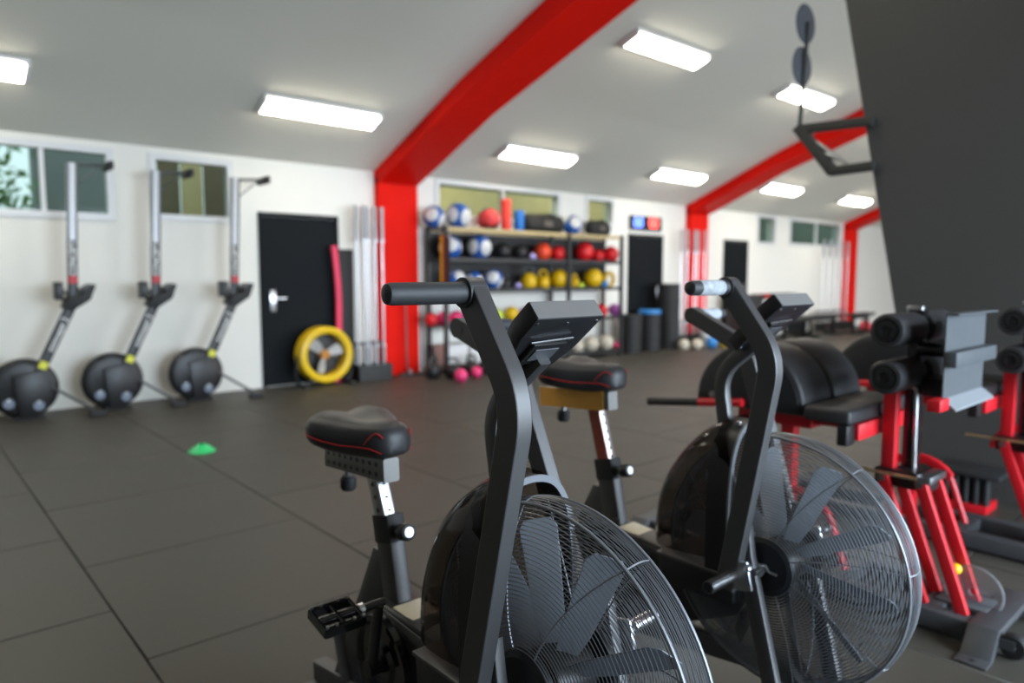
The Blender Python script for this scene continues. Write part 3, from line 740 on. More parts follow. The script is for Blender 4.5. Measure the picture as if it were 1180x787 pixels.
    for (a, b) in ((-0.35, -0.07), (-0.06, 0.22)):
        bx(a, b, 1.14, 1.325, 0.755, 0.815).build('step_pad', vinyl_m, t, bevel=0.016, seg=3)
    bx(-0.275, 0.22, 1.135, 1.160, 0.690, 0.753).build('step_bar', ghd_red, t, bevel=0.003)
    bx(-0.345, -0.276, 1.15, 1.19, 0.675, 0.753).build('step_bracket', blackp_m, t, bevel=0.004)
    bx(-0.14, -0.06, 1.16, 1.40, 0.70, 0.74).build('step_arm', ghd_red, t, bevel=0.003)
    # push handle at the tail
    h = MB().cyl(P(-0.365, 1.58, 0.790), P(-0.365, 1.79, 0.765), 0.018, n=14).build('push_handle', ghd_red, t)
    MB().cyl(P(-0.365, 1.79, 0.765), P(-0.365, 2.065, 0.732), 0.018, n=14).build('handle_grip', rubber_m, h)
    # clear weight disc and yellow knob on the base
    do = MB().lathe([(0.015,-0.005),(0.095,-0.005),(0.100,0.0),(0.095,0.005),(0.015,0.005)], P(-0.03, 0.79, 0.135), 'X', 36, close=True).build('clear_disc', clear_m, t)
    MB().ring(P(-0.03, 0.79, 0.135), 0.097, 0.004, 'X', 48, 6).build('disc_rim', clear_m, do)
    bx(-0.09, 0.05, 0.73, 0.90, 0.082, 0.094).build('disc_tray', zinc_m, t, bevel=0.002)
    MB().sphere(P(-0.06, 0.845, 0.215), 0.021, 14, 9).build('yellow_knob', yellow_m, t)
    MB().cyl(P(-0.06, 0.845, 0.09), P(-0.06, 0.845, 0.2), 0.006, n=8).build('knob_stem', steel_m, t)
    return t
g1 = make_ghd((3.05, 1.2, 0), 'red and black glute ham bench directly behind the second air bike')
g2 = copy_tree(g1); g2.location = (4.06, 1.05, 0)
g2['label'] = 'glute ham bench at the right edge, next to the charcoal partition'

sb = thing('step_platform', 'low black step on ribbed red base by the partition', 'step', (4.6, 1.25, 0))
MB().bb(-0.13, 0.13, -0.17, 0.17, 0.205, 0.235).build('deck', rubber_m, sb, bevel=0.006)
MB().bb(-0.10, 0.10, -0.11, 0.11, 0.0, 0.05).build('red_base', ghd_red, sb, bevel=0.006)
for i in range(5): MB().cyl((-0.08, -0.10+0.05*i, 0.05), (-0.08, -0.10+0.05*i, 0.205), 0.018, n=10).build('rib', rubber_m, sb)
MB().bb(-0.05, 0.09, -0.09, 0.09, 0.05, 0.205).build('core', blackp_m, sb)

# ---- throwing target on a bracket at the partition's edge
tb = thing('ball_target', 'two grey target discs on a rod above a steel bracket', 'target', (4.82, 2.15, 2.0))
def bar(p, q, m, name, w_=0.032): return MB().sweep([Vector(p), Vector(q)], rsec(w_, w_, 0.003)).build(name, m, tb)
dark_st = mat('bracket_steel', (0.045, 0.043, 0.040), 0.5, 0.3, noise=0.1)
bar((-0.06, 0.275, 0.318), (-0.06, -0.20, 0.300), dark_st, 'top_bar', 0.058)
bar((-0.06, 0.290, 0.335), (-0.06, 0.035, 0.005), dark_st, 'front_bar', 0.066)
bar((-0.06, 0.055, 0.012), (-0.06, -0.22, 0.018), dark_st, 'bottom_bar', 0.058)
MB().cyl((-0.06, 0.16, 0.22), (-0.06, -0.05, 0.05), 0.012, n=10).cyl((-0.06, 0.09, 0.13), (-0.06, 0.0, 0.09), 0.018, n=10).build('gas_strut', steel_m, tb)
MB().cyl((-0.06, 0.28, 0.33), (-0.06, 0.245, 1.02), 0.014, n=10).build('rod', dark_st, tb)
disc_g = mat('disc_grey', (0.075, 0.08, 0.09), 0.6, noise=0.06, spec=0.2)
for z in (0.735, 1.01):
    MB().lathe([(0.001,-0.006),(0.124,-0.006),(0.130,0.0),(0.124,0.006),(0.001,0.006)], (-0.06, 0.302-(z-0.33)*0.055, z), 'Y', 40).build('disc', disc_g, tb)

# ============================================================ rowing machines stored upright by the wall
def make_rower(loc, label):
    t = thing('rowing_machine', label, 'rowing machine', loc, 0, 'rowing machines stored upright')
    ho = MB().lathe([(0.001,-0.085),(0.10,-0.085),(0.12,-0.075),(0.20,-0.075),(0.25,-0.06),(0.275,-0.03),(0.275,0.03),(0.25,0.06),(0.001,0.06)], (0,0,0.290), 'Y', 44).build('flywheel_housing', blackp_m, t)
    for k in range(22):
        a = 2*PI*k/22
        MB().box((0.16*math.cos(a), -0.076, 0.29+0.16*math.sin(a)), (0.07, 0.004, 0.006), rotY(-a)).build('vent', rubber_m, ho)
    MB().prism([(-0.10,0.42),(0.16,0.46),(0.21,0.22),(0.08,0.02),(-0.06,0.02)], 'Y', -0.11, -0.08).build('side_cover', blackp_m, t, bevel=0.01)
    for (x, z) in ((0.095, 0.13), (-0.135, 0.17)):
        do = MB().cyl((x, -0.112, z), (x, -0.104, z), 0.045, n=20).build('damper_dial', mat('dial_blue', (0.16,0.20,0.27), 0.4, noise=0.2), t)
        MB().box((x, -0.113, z+0.03), (0.012, 0.002, 0.03)).build('dial_mark', text_w, do)
    bo = MB().sweep([(0.10,-0.06,0.40),(0.405,-0.06,1.05)], rsec(0.075,0.085,0.006), (0,1,0)).build('boom', blackp_m, t)
    ang = math.atan2(0.65, 0.305)
    d = Vector((0.305, 0, 0.65)).normalized()
    p = Vector((0.10, 0, 0.40)) + d*0.42
    text('boom_lettering', 'concept 2', 0.085, text_w, bo, (p.x, -0.1005, p.z), (R(90), -ang, 0), sx=1.0)
    p = Vector((0.10, 0, 0.40)) + d*0.11
    MB().box((p.x, -0.0985, p.z), (0.07, 0.002, 0.07), rotY(-ang)).build('yellow_patch', text_y, bo)
    # footboards
    fo = MB().prism([(0.33,1.02),(0.40,1.00),(0.55,1.10),(0.60,1.24),(0.56,1.25),(0.48,1.15),(0.36,1.12)], 'Y', -0.17, 0.07).build('footboard', rubber_m, t, bevel=0.008)
    MB().box((0.52,-0.05,1.21), (0.09, 0.25, 0.02), rotY(R(-35))).build('foot_strap', vinyl_m, fo)
    # rail
    rl = MB().sweep([(0.42,-0.05,1.06),(0.44,-0.05,1.66)], rsec(0.05,0.085,0.006), (0,1,0)).build('rail_cover', blackp_m, t)
    MB().sweep([(0.44,-0.05,1.66),(0.470,-0.05,2.38)], rsec(0.05,0.085,0.006), (0,1,0)).build('rail', mat('rail_silver',(0.46,0.46,0.47),0.4,0.3,noise=0.04), t)
    for s in (-1, 1): MB().sweep([(0.44+s*0.036,-0.078,1.66),(0.470+s*0.036,-0.078,2.38)], rsec(0.01,0.014,0.002), (0,1,0)).build('rail_edge', satin2_m, t)
    MB().sweep([(0.4265,-0.0755,1.255),(0.4288,-0.0755,1.325)], rsec(0.003,0.078,0.001), (0,1,0)).build('red_band', mat('band_red',(0.5,0.03,0.04),0.5,noise=0.05), rl)
    text('rail_lettering', 'CONCEPT', 0.088, text_w, rl, (0.4355,-0.0775,1.49), (R(90), -(PI/2-0.033), 0), sx=0.80)
    # monitor on its arm
    mo = MB().bb(0.27, 0.335, -0.14, 0.03, 1.10, 1.27).build('monitor', blackp_m, t, bevel=0.012)
    MB().tube([(0.33,-0.05,1.2),(0.37,-0.05,1.16),(0.41,-0.05,1.10)], 0.014, 8).build('monitor_arm', satin_m, t)
    MB().tube(fillet([(-0.12,-0.06,0.50),(-0.02,-0.06,0.56),(0.06,-0.06,0.52),(0.10,-0.06,0.46)], 0.04, 4), 0.012, 8).build('chain_handle', rubber_m, t)
    MB().ring((-0.14,-0.05,0.42), 0.045, 0.011, 'Y', 20, 6).build('carry_ring', rubber_m, t)
    # legs
    lg = MB().tube([(0.15,-0.05,0.33),(0.52,-0.28,0.055)], 0.014, 8).build('front_leg', satin2_m, t)
    MB().bb(0.46, 0.60, -0.33, -0.25, 0.0, 0.05).build('front_foot', rubber_m, t, bevel=0.01)
    MB().tube([(0.47,-0.05,2.36),(0.76,-0.10,2.38)], 0.016, 8).build('rear_leg', satin2_m, t)
    MB().bb(0.745, 0.785, -0.25, 0.05, 2.33, 2.41).build('rear_foot', rubber_m, t, bevel=0.01)
    MB().tube([(0.475,-0.05,2.16),(0.70,-0.09,2.355)], 0.008, 6).build('rear_brace', satin2_m, t)
    MB().bb(-0.10, 0.14, -0.10, 0.06, 0.0, 0.035).build('stand_foot', rubber_m, t, bevel=0.008)
    return t
r1 = make_rower((0.925, 7.88, 0), 'upright rowing machine farthest left, in front of the wide window')
for x, lab in ((1.66, 'middle upright rowing machine, below the brown boarded window'), (2.455, 'upright rowing machine nearest the black door')):
    r = copy_tree(r1); r.location = (x, 7.90, 0); r['label'] = lab

# ============================================================ small near items by the wall
co = thing('marker_cone', 'flat green marker cone lying on the dark floor', 'cone', (1.74, 5.53, 0))
MB().lathe([(0.025,0.052),(0.032,0.055),(0.060,0.036),(0.092,0.010),(0.100,0.004),(0.100,0.0),(0.094,0.0),(0.056,0.030),(0.028,0.048)], (0,0,0), 'Z', 36, close=True).build('cone_shell', green_m, co)
MB().lathe([(0.062,0.0355),(0.066,0.0335),(0.068,0.0325)], (0,0,0.0008), 'Z', 36).build('cone_stripe', mat('pale_green',(0.10,0.80,0.35),0.4,noise=0.05), co)

fn = thing('drum_fan', 'yellow drum fan standing in front of the black door', 'fan', (3.985, 7.98, 0))
FZ = 0.375
MB().lathe([(0.335,-0.09),(0.342,-0.075),(0.342,0.09),(0.33,0.09),(0.255,0.075),(0.250,-0.05),(0.262,-0.085),(0.30,-0.10)], (0,0,FZ), 'Y', 48, close=True).build('drum', yellow_m, fn)
for k in range(3):
    a = 2*PI*k/3 + R(100)
    bl = MB().prism([(0.04,-0.03),(0.12,-0.075),(0.21,-0.085),(0.238,-0.02),(0.22,0.06),(0.12,0.05),(0.04,0.03)], 'Z', -0.003, 0.003)
    M = Matrix(((math.cos(a),0,math.sin(a)),(0,1,0),(-math.sin(a),0,math.cos(a)))) @ Matrix(((1,0,0),(0,0,1),(0,1,0))) @ Matrix.Rotation(R(28), 3, 'X')
    bl.v = [tuple(M @ Vector(v) + Vector((0,0,FZ))) for v in bl.v]
    bl.build('blade', mat('blade_silver',(0.72,0.73,0.74),0.4,0.2,noise=0.04), fn)
MB().cyl((0,-0.05,FZ), (0,0.05,FZ), 0.055, n=20).build('hub', mat('hub_orange',(0.75,0.30,0.03),0.4,noise=0.05), fn)
gg = MB()
for r_ in (0.10,0.15,0.20): gg.ring((0,-0.088,FZ), r_, 0.0025, 'Y', 40, 4)
for k in range(6):
    a = 2*PI*k/6; gg.cyl((0,-0.088,FZ), (0.26*math.cos(a),-0.088,FZ+0.26*math.sin(a)), 0.0025, n=4)
gg.build('front_grille', satin_m, fn)
MB().lathe([(0.001,0.08),(0.25,0.08)], (0,0,FZ), 'Y', 30).build('rear_shade', blackp_m, fn)
for s in (-1, 1):
    MB().tube(fillet([(s*0.35,0.0,FZ),(s*0.37,0,0.12),(s*0.30,0,0.015)], 0.05, 4), 0.014, 8).build('stand_leg', blackp_m, fn)
    MB().bb(s*0.30-0.025, s*0.30+0.025, -0.16, 0.12, 0.0, 0.03).build('stand_foot', blackp_m, fn, bevel=0.006)

o = MB().sweep(fillet([(0,0,0),(0.045,0,0.60),(0.055,0,1.15),(0.0,0,1.70)], 0.4, 8), rsec(0.05,0.075,0.01), (0,1,0)).build('foam_strip', pink_m, loc=(4.215, 8.12, 0))
tag(o, 'curved crimson strip leaning between black door and black mat', 'strip')
o = MB().bb(-0.12, 0.12, -0.02, 0.02, 0, 1.66).build('black_mat', rubber_m, bevel=0.008, loc=(4.40, 8.20, 0))
tag(o, 'black mat board standing against the wall behind the barbells', 'mat')

# ---- barbells standing in holders
def barbell_proto():
    r = thing('barbell', 'x', 'barbell')
    MB().cyl((0,0,0.44),(0,0,1.76),0.014,n=12).build('shaft', steel_m, r)
    for z0, z1 in ((0.03, 0.44), (1.76, 2.20)):
        s_ = MB().cyl((0,0,z0),(0,0,z1),0.025,n=16).build('sleeve', mat('sleeve_steel',(0.36,0.36,0.37),0.4,0.9,noise=0.06), r, bevel=0.003, seg=1)
        MB().cyl((0,0,z0-0.0 if z0 > 1 else z1-0.02),(0,0,z0+0.02 if z0 > 1 else z1),0.036,n=16).build('collar', steel_m, s_)
    return r
BP = None
def barbell(x, y, lab, grp):
    global BP
    if BP is None: BP = o = barbell_proto()
    else: o = copy_tree(BP)
    o.location = (x, y, 0.0); o['label'] = lab; o['group'] = grp
    return o
ORD = ['first', 'second', 'third', 'fourth', 'fifth', 'sixth', 'seventh', 'eighth', 'ninth', 'tenth', 'eleventh', 'twelfth']
def holder(x0, x1, y0, y1, lab):
    h = thing('barbell_holder', lab, 'barbell holder', ((x0+x1)/2, (y0+y1)/2, 0))
    a, b = (x1-x0)/2, (y1-y0)/2
    MB().bb(-a, a, -b, -b+0.02, 0, 0.20).bb(-a, a, b-0.02, b, 0, 0.20).bb(-a, -a+0.02, -b+0.02, b-0.02, 0, 0.20).bb(a-0.02, a, -b+0.02, b-0.02, 0, 0.20).build('box_sides', blackp_m, h)
    MB().bb(-a+0.02, a-0.02, -b+0.02, b-0.02, 0, 0.025).build('box_floor', blackp_m, h)
    MB().bb(-a, a, b-0.03, b-0.015, 0.44, 0.48).build('rail', satin2_m, h)
    for s in (-1, 1): MB().bb(s*(a-0.015)-0.012, s*(a-0.015)+0.012, b-0.03, b-0.015, 0.20, 0.48).build('post', satin2_m, h)
    return h
holder(4.42, 4.90, 7.90, 8.12, 'black barbell holder box at the foot of the near red column')
for i, (x, y) in enumerate(((4.475, 8.02), (4.565, 7.99), (4.64, 8.03), (4.715, 7.98), (4.815, 7.97))):
    barbell(x, y, ORD[i] + ' upright steel barbell from the black door, by near red column', 'barbells by the near red column')
holder(11.25, 12.05, 7.86, 8.10, 'black barbell holder box at the foot of the middle red column')
for i, (x, y) in enumerate(((11.33, 8.02), (11.46, 7.98), (11.68, 7.97), (11.82, 7.99), (11.98, 7.95))):
    barbell(x, y, ORD[i] + ' upright steel barbell from the left, by middle red column', 'barbells by the middle red column')
holder(16.95, 18.5, 7.86, 8.10, 'black barbell holder box at the foot of the far red column')
for i in range(5):
    barbell(17.05+0.33*i, 7.98, ORD[i] + ' upright barbell from the left, by farthest red column', 'barbells by the farthest red column')

# ---- two thin stands at the foot of the near column
for x, y, lab in ((5.20, 8.02, 'left one of two thin dark poles before the near column'), (5.40, 7.95, 'right one of two thin dark poles before the near column')):
    q = thing('pole_stand', lab, 'stand', (x, y, 0), 0, 'thin poles before the near column')
    MB().cyl((0,0,0.05),(0.0,0.02,1.12),0.013,n=10).build('pole', satin_m, q)
    MB().bb(-0.11, 0.11, -0.03, 0.03, 0.0, 0.03).bb(-0.03, 0.03, -0.11, -0.03, 0.0, 0.03).bb(-0.03, 0.03, 0.03, 0.09, 0.0, 0.03).build('foot', satin2_m, q)
    MB().cyl((0,-0.06,0.03),(0,-0.06,0.09),0.032,n=14).build('counterweight', steel_m, q)

# ============================================================ ball rack
RX0, RX1, RY0, RY1 = 5.66, 9.28, 7.76, 8.16
SH = [0.09, 0.645, 1.13, 1.555, 1.965]
rk = thing('ball_rack', 'long black five shelf rack of balls and kettlebells', 'rack', ((RX0+RX1)/2, (RY0+RY1)/2, 0))
cx, cy = (RX0+RX1)/2, (RY0+RY1)/2
for x in (RX0, 8.02, RX1):
    for y in (RY0, RY1): MB().bb(x-0.03-cx, x+0.03-cx, y-0.025-cy, y+0.025-cy, 0, 2.0).build('upright', blackp_m, rk, bevel=0.004, seg=1)
for z in SH:
    MB().bb(RX0-cx, RX1-cx, RY0+0.03-cy, RY1-0.03-cy, z-0.012, z).build('shelf', satin_m, rk)
    for y in (RY0, RY1-0.012): MB().bb(RX0+0.03-cx, RX1-0.03-cx, y-cy, y+0.012-cy, z-0.035, z+0.02).build('shelf_rail', wood_m if z > 1.9 else blackp_m, rk)

MB().bb(RX0+0.03-cx, RX1-0.03-cx, RY1-cy-0.004, RY1-cy+0.004, 1.15, 1.92).build('back_panel', rubber_m, rk)
def px_x(px, Y, z):
    """X on the line (Y, z) that the photo shows at column px"""
    lo, hi = 0.5, 24.0
    for _ in range(40):
        m = (lo+hi)/2; q = proj((m, Y, z))
        if q[0] < px: lo = m
        else: hi = m
    return lo
BLUE, WHITE, REDC, BLACKC, YEL, PNK, PUR, CRM = (0.01,0.10,0.42), (0.72,0.72,0.72), (0.62,0.012,0.02), (0.012,0.012,0.014), (0.80,0.50,0.005), (0.80,0.04,0.18), (0.38,0.10,0.40), (0.62,0.56,0.45)
bw_m = ball_mat('blue_white_ball', BLUE, WHITE, 0.79)
rb_m = ball_mat('red_black_ball', BLACKC, (0.75,0.05,0.05), 0.62)
red_b = mat('red_ball', (0.75,0.010,0.016), 0.4, noise=0.08, bump=0.2, bscale=120)
org_b = mat('orange_red_ball', (0.85,0.07,0.02), 0.4, noise=0.08)
blk_b = mat('black_ball', BLACKC, 0.45, noise=0.1, bump=0.2, bscale=120)
yel_b = mat('yellow_ball', YEL, 0.38, noise=0.06)
pnk_b = mat('pink_ball', PNK, 0.4, noise=0.06)
pur_b = mat('purple_ball', PUR, 0.4, noise=0.06)
crm_b = mat('cream_ball', CRM, 0.5, noise=0.1)
wht_b = mat('white_ball', (0.70,0.70,0.70), 0.5, noise=0.05)
blu_b = mat('blue_ball', (0.01,0.05,0.38), 0.4, noise=0.06)
neo_b = mat('neon_ball', (0.65,0.85,0.05), 0.4, noise=0.06)
lblue_b = mat('light_blue', (0.03,0.25,0.65), 0.4, noise=0.06)
lil_b = mat('lilac', (0.38,0.34,0.70), 0.45, noise=0.06)
SHN = ['bottom', 'fourth', 'third', 'second', 'top']
def ball(px, r, shelf, m, lab, rot=0.0, dy=0.0, z=None):
    zz = (SH[shelf] if z is None else z) + r + 0.001
    Y = 7.95 + dy; x = px_x(px, Y, zz)
    bm_ = MB().sphere((0,0,0), r, 28, 16)
    o = bm_.build('medicine_ball', m, None, angle=80); o.location = (x, Y, zz); o.rotation_euler = (rot*0.6, rot*0.3, rot)
    tag(o, lab, 'ball', 'balls on the rack'); return o
def kettlebell(px, r, shelf, m, lab, hm=None, x=None, Y=7.95, z=None):
    zz = SH[shelf] if z is None else z
    x = px_x(px, Y, zz+r) if x is None else x
    e = thing('kettlebell', lab, 'kettlebell', (x, Y, zz+0.001), random.uniform(-0.4, 0.4), 'kettlebells')
    prof = [(0.001,0.0),(r*0.62,0.0),(r*0.86,r*0.25),(r,r*0.85),(r*0.92,r*1.35),(r*0.62,r*1.75),(r*0.3,r*1.9),(0.001,r*1.92)]
    MB().lathe(prof, (0,0,0), 'Z', 26).build('bell', m, e, angle=60)
    hp_ = fillet([(-r*0.62,0,r*1.5),(-r*0.70,0,r*2.1),(-r*0.45,0,r*2.65),(r*0.45,0,r*2.65),(r*0.70,0,r*2.1),(r*0.62,0,r*1.5)], r*0.35, 4)
    MB().tube(hp_, r*0.16, 10).build('handle', hm or satin_m, e)
    return e
# top shelf
ball(500, 0.150, 4, bw_m, 'blue and white ball at the far left of the top shelf', 0.7)
ball(528, 0.180, 4, bw_m, 'large blue and white ball, second on the top shelf', 0.25)
ball(563, 0.165, 4, rb_m, 'red and black ball beside the upright red block', -0.35)
for px, w_, h_, m, lab in ((583, 0.13, 0.47, mat('red_block',(0.85,0.05,0.03),0.5,noise=0.06), 'tall upright red foam block on the top shelf'), (598, 0.14, 0.32, mat('blue_block',(0.01,0.16,0.55),0.5,noise=0.06), 'upright blue foam block on the top shelf')):
    o = MB().cyl((0,0,0),(0,0,h_), w_/2*1.1, n=24).build('foam_roller', m, None, bevel=0.008, loc=(px_x(px, 7.95, SH[4]+h_/2), 7.95, SH[4]+0.001)); tag(o, lab, 'foam roller')
bag_m = mat('bag_black', (0.018,0.017,0.015), 0.7, noise=0.2, nscale=8, bump=0.4, bscale=20)
def bag(px, L, h_, lab, z, tilt=0.0, Y=7.95):
    b_ = thing('gym_bag', lab, 'bag', (px_x(px, Y, z+h_/2), Y, z+0.001))
    pf = [(0.001,-L/2),(h_*0.34,-L/2+0.005),(h_*0.47,-L/2+0.05),(h_*0.5,-L*0.2),(h_*0.48,0.0),(h_*0.5,L*0.25),(h_*0.46,L/2-0.05),(h_*0.33,L/2-0.005),(0.001,L/2)]
    mm = MB().lathe(pf, (0,0,h_*0.5), 'X', 20)
    mm.v = [(v[0], v[1]*0.8, max(0.0, v[2]) + tilt*v[0]*0.0) for v in mm.v]
    mm.build('body', bag_m, b_, angle=60)
    MB().tube(fillet([(-L*0.2,-h_*0.38,h_*0.6),(-L*0.12,-h_*0.30,h_*1.02),(L*0.12,-h_*0.30,h_*1.02),(L*0.2,-h_*0.38,h_*0.6)], 0.06, 4), 0.012, 6).build('strap', rubber_m, b_)
    MB().box((0,-h_*0.405,h_*0.5), (L*0.22, 0.012, h_*0.3)).build('patch', mat('bag_patch',(0.12,0.10,0.09),0.7,noise=0.1), b_)
bag(626, 0.78, 0.30, 'long black sandbag lying on the middle of the top shelf', SH[4])
ball(660, 0.160, 4, bw_m, 'blue and white ball right of the long black sandbag', 1.2)
bag(689, 0.50, 0.27, 'lumpy black sandbag at the right end of the top shelf', SH[4])
# second shelf
ball(519, 0.158, 3, bw_m, 'blue and white ball at the left of the second shelf', -0.5)
ball(552, 0.178, 3, bw_m, 'largest blue and white ball on the second shelf', 0.15)
ball(579, 0.128, 3, blk_b, 'black ball next to the blue and white ones, second shelf')
ball(599, 0.122, 3, blk_b, 'black ball next to the orange ball, second shelf')
ball(614, 0.055, 3, lil_b, 'small lilac ball tucked before the orange ball', dy=-0.13)
ball(625, 0.140, 3, org_b, 'orange red ball in the middle of the second shelf')
ball(643, 0.120, 3, red_b, 'red ball just left of the middle upright, second shelf')
ball(673, 0.158, 3, red_b, 'bright red ball just right of the middle upright, second shelf')
ball(689, 0.105, 3, red_b, 'middle red ball of three at the right, second shelf', dy=0.06)
ball(704, 0.135, 3, red_b, 'red ball at the right end of the second shelf')
# third shelf
ball(525, 0.142, 2, bw_m, 'leftmost of three blue and white balls, third shelf', 1.6)
ball(546, 0.132, 2, bw_m, 'middle one of three blue and white balls, third shelf', 0.2)
ball(568, 0.148, 2, bw_m, 'rightmost of three blue and white balls, third shelf', 0.9)
kettlebell(582, 0.088, 2, blk_b, 'black kettlebell left of the yellow ones, third shelf')
ball(597, 0.05, 2, lil_b, 'small lilac ball before the black kettlebell, third shelf', dy=-0.115)
kettlebell(609, 0.128, 2, yel_b, 'first yellow kettlebell from the left, third shelf')
kettlebell(626, 0.105, 2, yel_b, 'second yellow kettlebell from the left, smaller, third shelf', yel_b)
ball(644, 0.150, 2, yel_b, 'tall yellow ball left of the middle upright, third shelf')
kettlebell(662, 0.085, 2, yel_b, 'yellow kettlebell behind the small neon ball', yel_b)
ball(670, 0.045, 2, neo_b, 'small neon green ball at the middle upright', dy=-0.12)
ball(683, 0.162, 2, yel_b, 'large yellow ball near the right end, third shelf')
rg = MB().ring((0,0,0), 0.105, 0.035, 'Y', 30, 10).build('weight_ring', yel_b, None, loc=(px_x(702, 7.97, SH[2]+0.15), 7.97, SH[2]+0.142)); tag(rg, 'yellow ring weight at the right end of third shelf', 'weight')
ball(697, 0.058, 2, lblue_b, 'small light blue ball before the yellow ring', dy=-0.12)
# fourth shelf
for px, r_, m, lab in ((492, 0.088, red_b, 'small dark red ball at the left end, fourth shelf'), (511, 0.098, pnk_b, 'left one of two pink balls on the fourth shelf'), (526, 0.098, pnk_b, 'right one of two pink balls on the fourth shelf'), (541, 0.110, blu_b, 'dark blue ball beside the pink balls'),
                       (572, 0.100, neo_b, 'neon ball behind the near bike arm, fourth shelf'), (589, 0.115, yel_b, 'yellow ball on the fourth shelf beside the purple one'), (606, 0.112, pur_b, 'purple ball left of the bike console, fourth shelf'), (693, 0.105, red_b, 'red ball at the right of the fourth shelf'), (708, 0.108, pur_b, 'mauve ball at the right end of the fourth shelf')):
    px = max(px, 497)
    ball(px, r_, 1, m, lab)
# bottom shelf
for px, r_, m, lab in ((665, 0.11, crm_b, 'cream ball below the console, bottom shelf'), (681, 0.125, crm_b, 'cream ball in the middle of three, bottom shelf'), (698, 0.13, crm_b, 'large cream ball at the right, bottom shelf'), (709, 0.06, pnk_b, 'tiny pale pink ball at the right end, bottom shelf')):
    ball(px, r_, 0, m, lab, dy=-0.03)
for px, lab in ((520, 'white storage tub at the left of the bottom shelf'), (548, 'second white storage tub on the bottom shelf'), (640, 'white storage tub left of the cream balls, bottom shelf')):
    q = thing('storage_tub', lab, 'tub', (px_x(px, 7.95, 0.25), 7.95, SH[0]+0.001), 0, 'white tubs on the bottom shelf')
    MB().prism([(-0.17,0.0),(0.17,0.0),(0.20,0.27),(-0.20,0.27)], 'Y', -0.14, 0.14).build('tub_body', wht_b, q, bevel=0.01)
    MB().bb(-0.21, 0.21, -0.15, 0.15, 0.27, 0.295).build('lid', wht_b, q, bevel=0.006)
# things on the floor before the left end of the rack
for px, Y, r_, m, lab in ((499, 7.56, 0.10, blk_b, 'black kettlebell on the floor at the left of the rack'), (522, 7.36, 0.10, blk_b, 'larger black kettlebell on the floor before the rack'), (543, 7.50, 0.10, blk_b, 'black kettlebell on the floor behind the pink one'), (560, 7.45, 0.105, blk_b, 'rightmost black kettlebell on the floor before the rack')):
    kettlebell(px, r_, 0, m, lab, None, Y=Y, z=0.0)
ball(531, 0.085, 0, pnk_b, 'pink ball on the floor before the rack, left one', dy=-0.90, z=0.0)
ball(549, 0.075, 0, pnk_b, 'pink ball on the floor before the rack, right one', dy=-0.72, z=0.0)
# resistance bands at the left end of the rack
for i, (x, m, lab) in enumerate(((5.60, yel_b, 'yellow resistance band hanging at the left end of the rack'), (5.66, mat('band_brown',(0.25,0.05,0.03),0.6,noise=0.1), 'brown resistance band hanging behind the yellow one'), (5.72, blk_b, 'black resistance band hanging at the left end of the rack'))):
    bp_ = [(0,0,-0.66-0.03*i),(-0.028,0,-0.62-0.03*i),(-0.024,0,-0.03),(-0.014,0,0.012),(0.0,0,0.0165),(0.014,0,0.012),(0.024,0,-0.03),(0.028,0,-0.62-0.03*i),(0.0005,0,-0.66-0.03*i)]
    o = MB().sweep(bp_, rsec(0.042,0.007,0.002), (0,1,0)).build('resistance_band', m, None, loc=(5.585, 7.715-0.048*i, 1.84)); tag(o, lab, 'band', 'resistance bands')
MB().cyl((0,0.03,0),(0,-0.20,0),0.012,n=8).bb(-0.005,0.05,-0.005,0.03,-0.012,0.012).build('band_hook', steel_m, rk, loc=(5.585-cx, RY0-cy, 1.84))

# ============================================================ timer, plates and the far end
tm = thing('wall_timer', 'digital wall timer with blue and red digits above the door', 'timer', (10.5, 8.2, 2.28))
MB().bb(-0.45, 0.45, 0.0, 0.05, -0.125, 0.125).build('case', blackp_m, tm, bevel=0.008)
text('blue_digits', '00', 0.26, led_b, tm, (-0.24, -0.003, 0.0), (R(90), 0, 0))
text('red_digits', '00', 0.26, led_r, tm, (0.20, -0.003, 0.0), (R(90), 0, 0))

plate_p = None
NUM = ['one','two','three','four','five','six','seven','eight','nine','ten','eleven','twelve','thirteen','fourteen','fifteen','sixteen','seventeen','eighteen']
def plate(x, y, z, lab, m, grp, rr=0.205):
    global plate_p
    if plate_p is None:
        plate_p = MB().lathe([(0.027,0.0),(0.06,0.0),(0.07,0.008),(0.15,0.008),(0.16,0.0),(0.198,0.0),(0.205,0.008),(0.205,0.057),(0.198,0.065),(0.16,0.065),(0.15,0.057),(0.07,0.057),(0.06,0.065),(0.027,0.065)], (0,0,0), 'Z', 32, close=True).mesh('bumper_plate')
        plate_p.materials.append(rubber_m)
    o = bpy.data.objects.new('bumper_plate', plate_p); C.objects.link(o); o.location = (x, y, z)
    if m:
        o.data = plate_p.copy(); o.data.materials[0] = m
    tag(o, lab, 'weight plate', grp); return o
for (px, n, nm, top) in ((726, 10, 'left', None), (748, 11, 'middle', lblue_b), (770, 18, 'right, tallest', None)):
    x = px_x(px, 7.90, 0.4)
    for i in range(n):
        lb = 'topmost %splate of the %s stack of weight plates' % ('blue ' if top else 'black ', nm.split(',')[0]) if i == n-1 else 'bumper plate number %s up from the floor in the %s stack' % (NUM[i], nm.split(',')[0])
        plate(x, 7.90+random.uniform(-0.008, 0.008), 0.0662*i, lb, top if i == n-1 else None, 'plates of the %s stack' % nm)

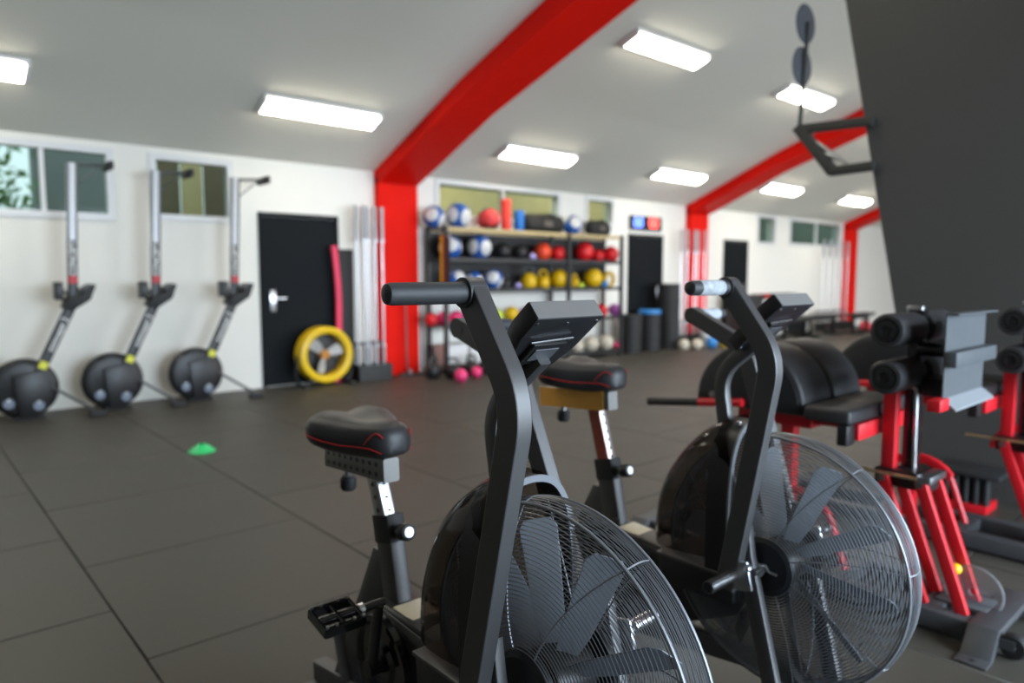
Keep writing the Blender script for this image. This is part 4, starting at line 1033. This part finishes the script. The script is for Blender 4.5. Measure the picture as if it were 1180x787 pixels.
def bench(x, y, rz, lab):
    b_ = thing('flat_bench', lab, 'bench', (x, y, 0), rz, 'black benches at the far end')
    MB().bb(-0.62, 0.62, -0.15, 0.15, 0.40, 0.47).build('pad', vinyl_m, b_, bevel=0.02)
    MB().bb(-0.58, 0.58, -0.03, 0.03, 0.34, 0.40).build('beam', blackp_m, b_)
    for s in (-1, 1):
        MB().bb(s*0.5-0.03, s*0.5+0.03, -0.03, 0.03, 0.05, 0.34).build('leg', blackp_m, b_)
        MB().bb(s*0.5-0.035, s*0.5+0.035, -0.24, 0.24, 0.0, 0.05).build('foot', blackp_m, b_, bevel=0.006)
bench(14.3, 7.25, 0.05, 'black flat bench nearest the middle red column')
bench(15.75, 7.35, -0.05, 'black flat bench in the middle of the far row')
bench(17.15, 7.1, 0.1, 'black flat bench nearest the farthest red column')
def dumbbell_rack(x, y, lab):
    d_ = thing('dumbbell_rack', lab, 'rack', (x, y, 0))
    for s in (-1, 1):
        MB().prism([(-0.25,0.0),(0.25,0.0),(0.16,0.88),(0.06,0.88)], 'X', s*0.9-0.03, s*0.9+0.03).build('side_frame', blackp_m, d_)
    for z, yy in ((0.28,-0.10),(0.56,-0.02),(0.84,0.08)):
        MB().bb(-0.9, 0.9, yy-0.11, yy+0.11, z-0.02, z).build('tray', blackp_m, d_)
    return d_
def dumbbell(x, y, z, lab, m):
    e = thing('dumbbell', lab, 'dumbbell', (x, y, z), 0, 'dumbbells on the far rack')
    MB().cyl((0,-0.06,0.055),(0,0.06,0.055),0.015,n=8).build('handle', steel_m, e)
    for s in (-1, 1): MB().cyl((0,s*0.05,0.055),(0,s*0.11,0.055),0.055,n=6).build('head', m, e)
dumbbell_rack(15.0, 8.0, 'black three tier dumbbell rack under the far windows')
for ti, (z, yy) in enumerate(((0.281,-0.10),(0.561,-0.02),(0.841,0.08))):
    for k in range(8):
        dumbbell(14.26+0.21*k, 8.0+yy, z, '%s dumbbell from left on the %s tier of far rack' % (ORD[k], ('lower','middle','upper')[ti]), red_b if (k == 1 and ti == 2) else blk_b)
pb = thing('vinyl_box', 'black padded box standing right of the middle red column', 'box', (13.15, 7.75, 0))
MB().bb(-0.30, 0.30, -0.25, 0.25, 0.0, 0.95).build('padded_body', vinyl_m, pb, bevel=0.03, seg=3)
MB().bb(-0.27, 0.27, -0.254, -0.25, 0.60, 0.66).build('seam_band', rubber_m, pb)
kettlebell(0, 0.13, 0, mat('coral',(0.85,0.06,0.10),0.4,noise=0.05), 'coral pink kettlebell at the foot of the farthest red column', x=18.05, Y=7.35, z=0.0)
bk = thing('bucket', 'white bucket at the foot of the middle red column', 'bucket', (px_x(814, 7.68, 0.2), 7.68, 0))
MB().lathe([(0.10,0.0),(0.105,0.01),(0.14,0.34),(0.148,0.345),(0.148,0.36),(0.135,0.36),(0.098,0.02),(0.001,0.02)], (0,0,0), 'Z', 26).build('pail', wht_b, bk)
MB().tube([(0.145*math.cos(R(a)),-0.02,0.34+0.10*math.sin(R(a))) for a in range(0,181,15)], 0.005, 6).build('bail', steel_m, bk)
ball(820, 0.105, 0, lblue_b, 'blue ball on the floor by the middle red column', dy=-0.55, z=0.0)
ball(834, 0.10, 0, yel_b, 'yellow ball on the floor by the middle red column', dy=-0.60, z=0.0)
ball(788, 0.10, 0, crm_b, 'left cream ball on the floor by the middle red column', dy=-0.45, z=0.0)
ball(803, 0.10, 0, crm_b, 'right cream ball on the floor by the middle red column', dy=-0.55, z=0.0)
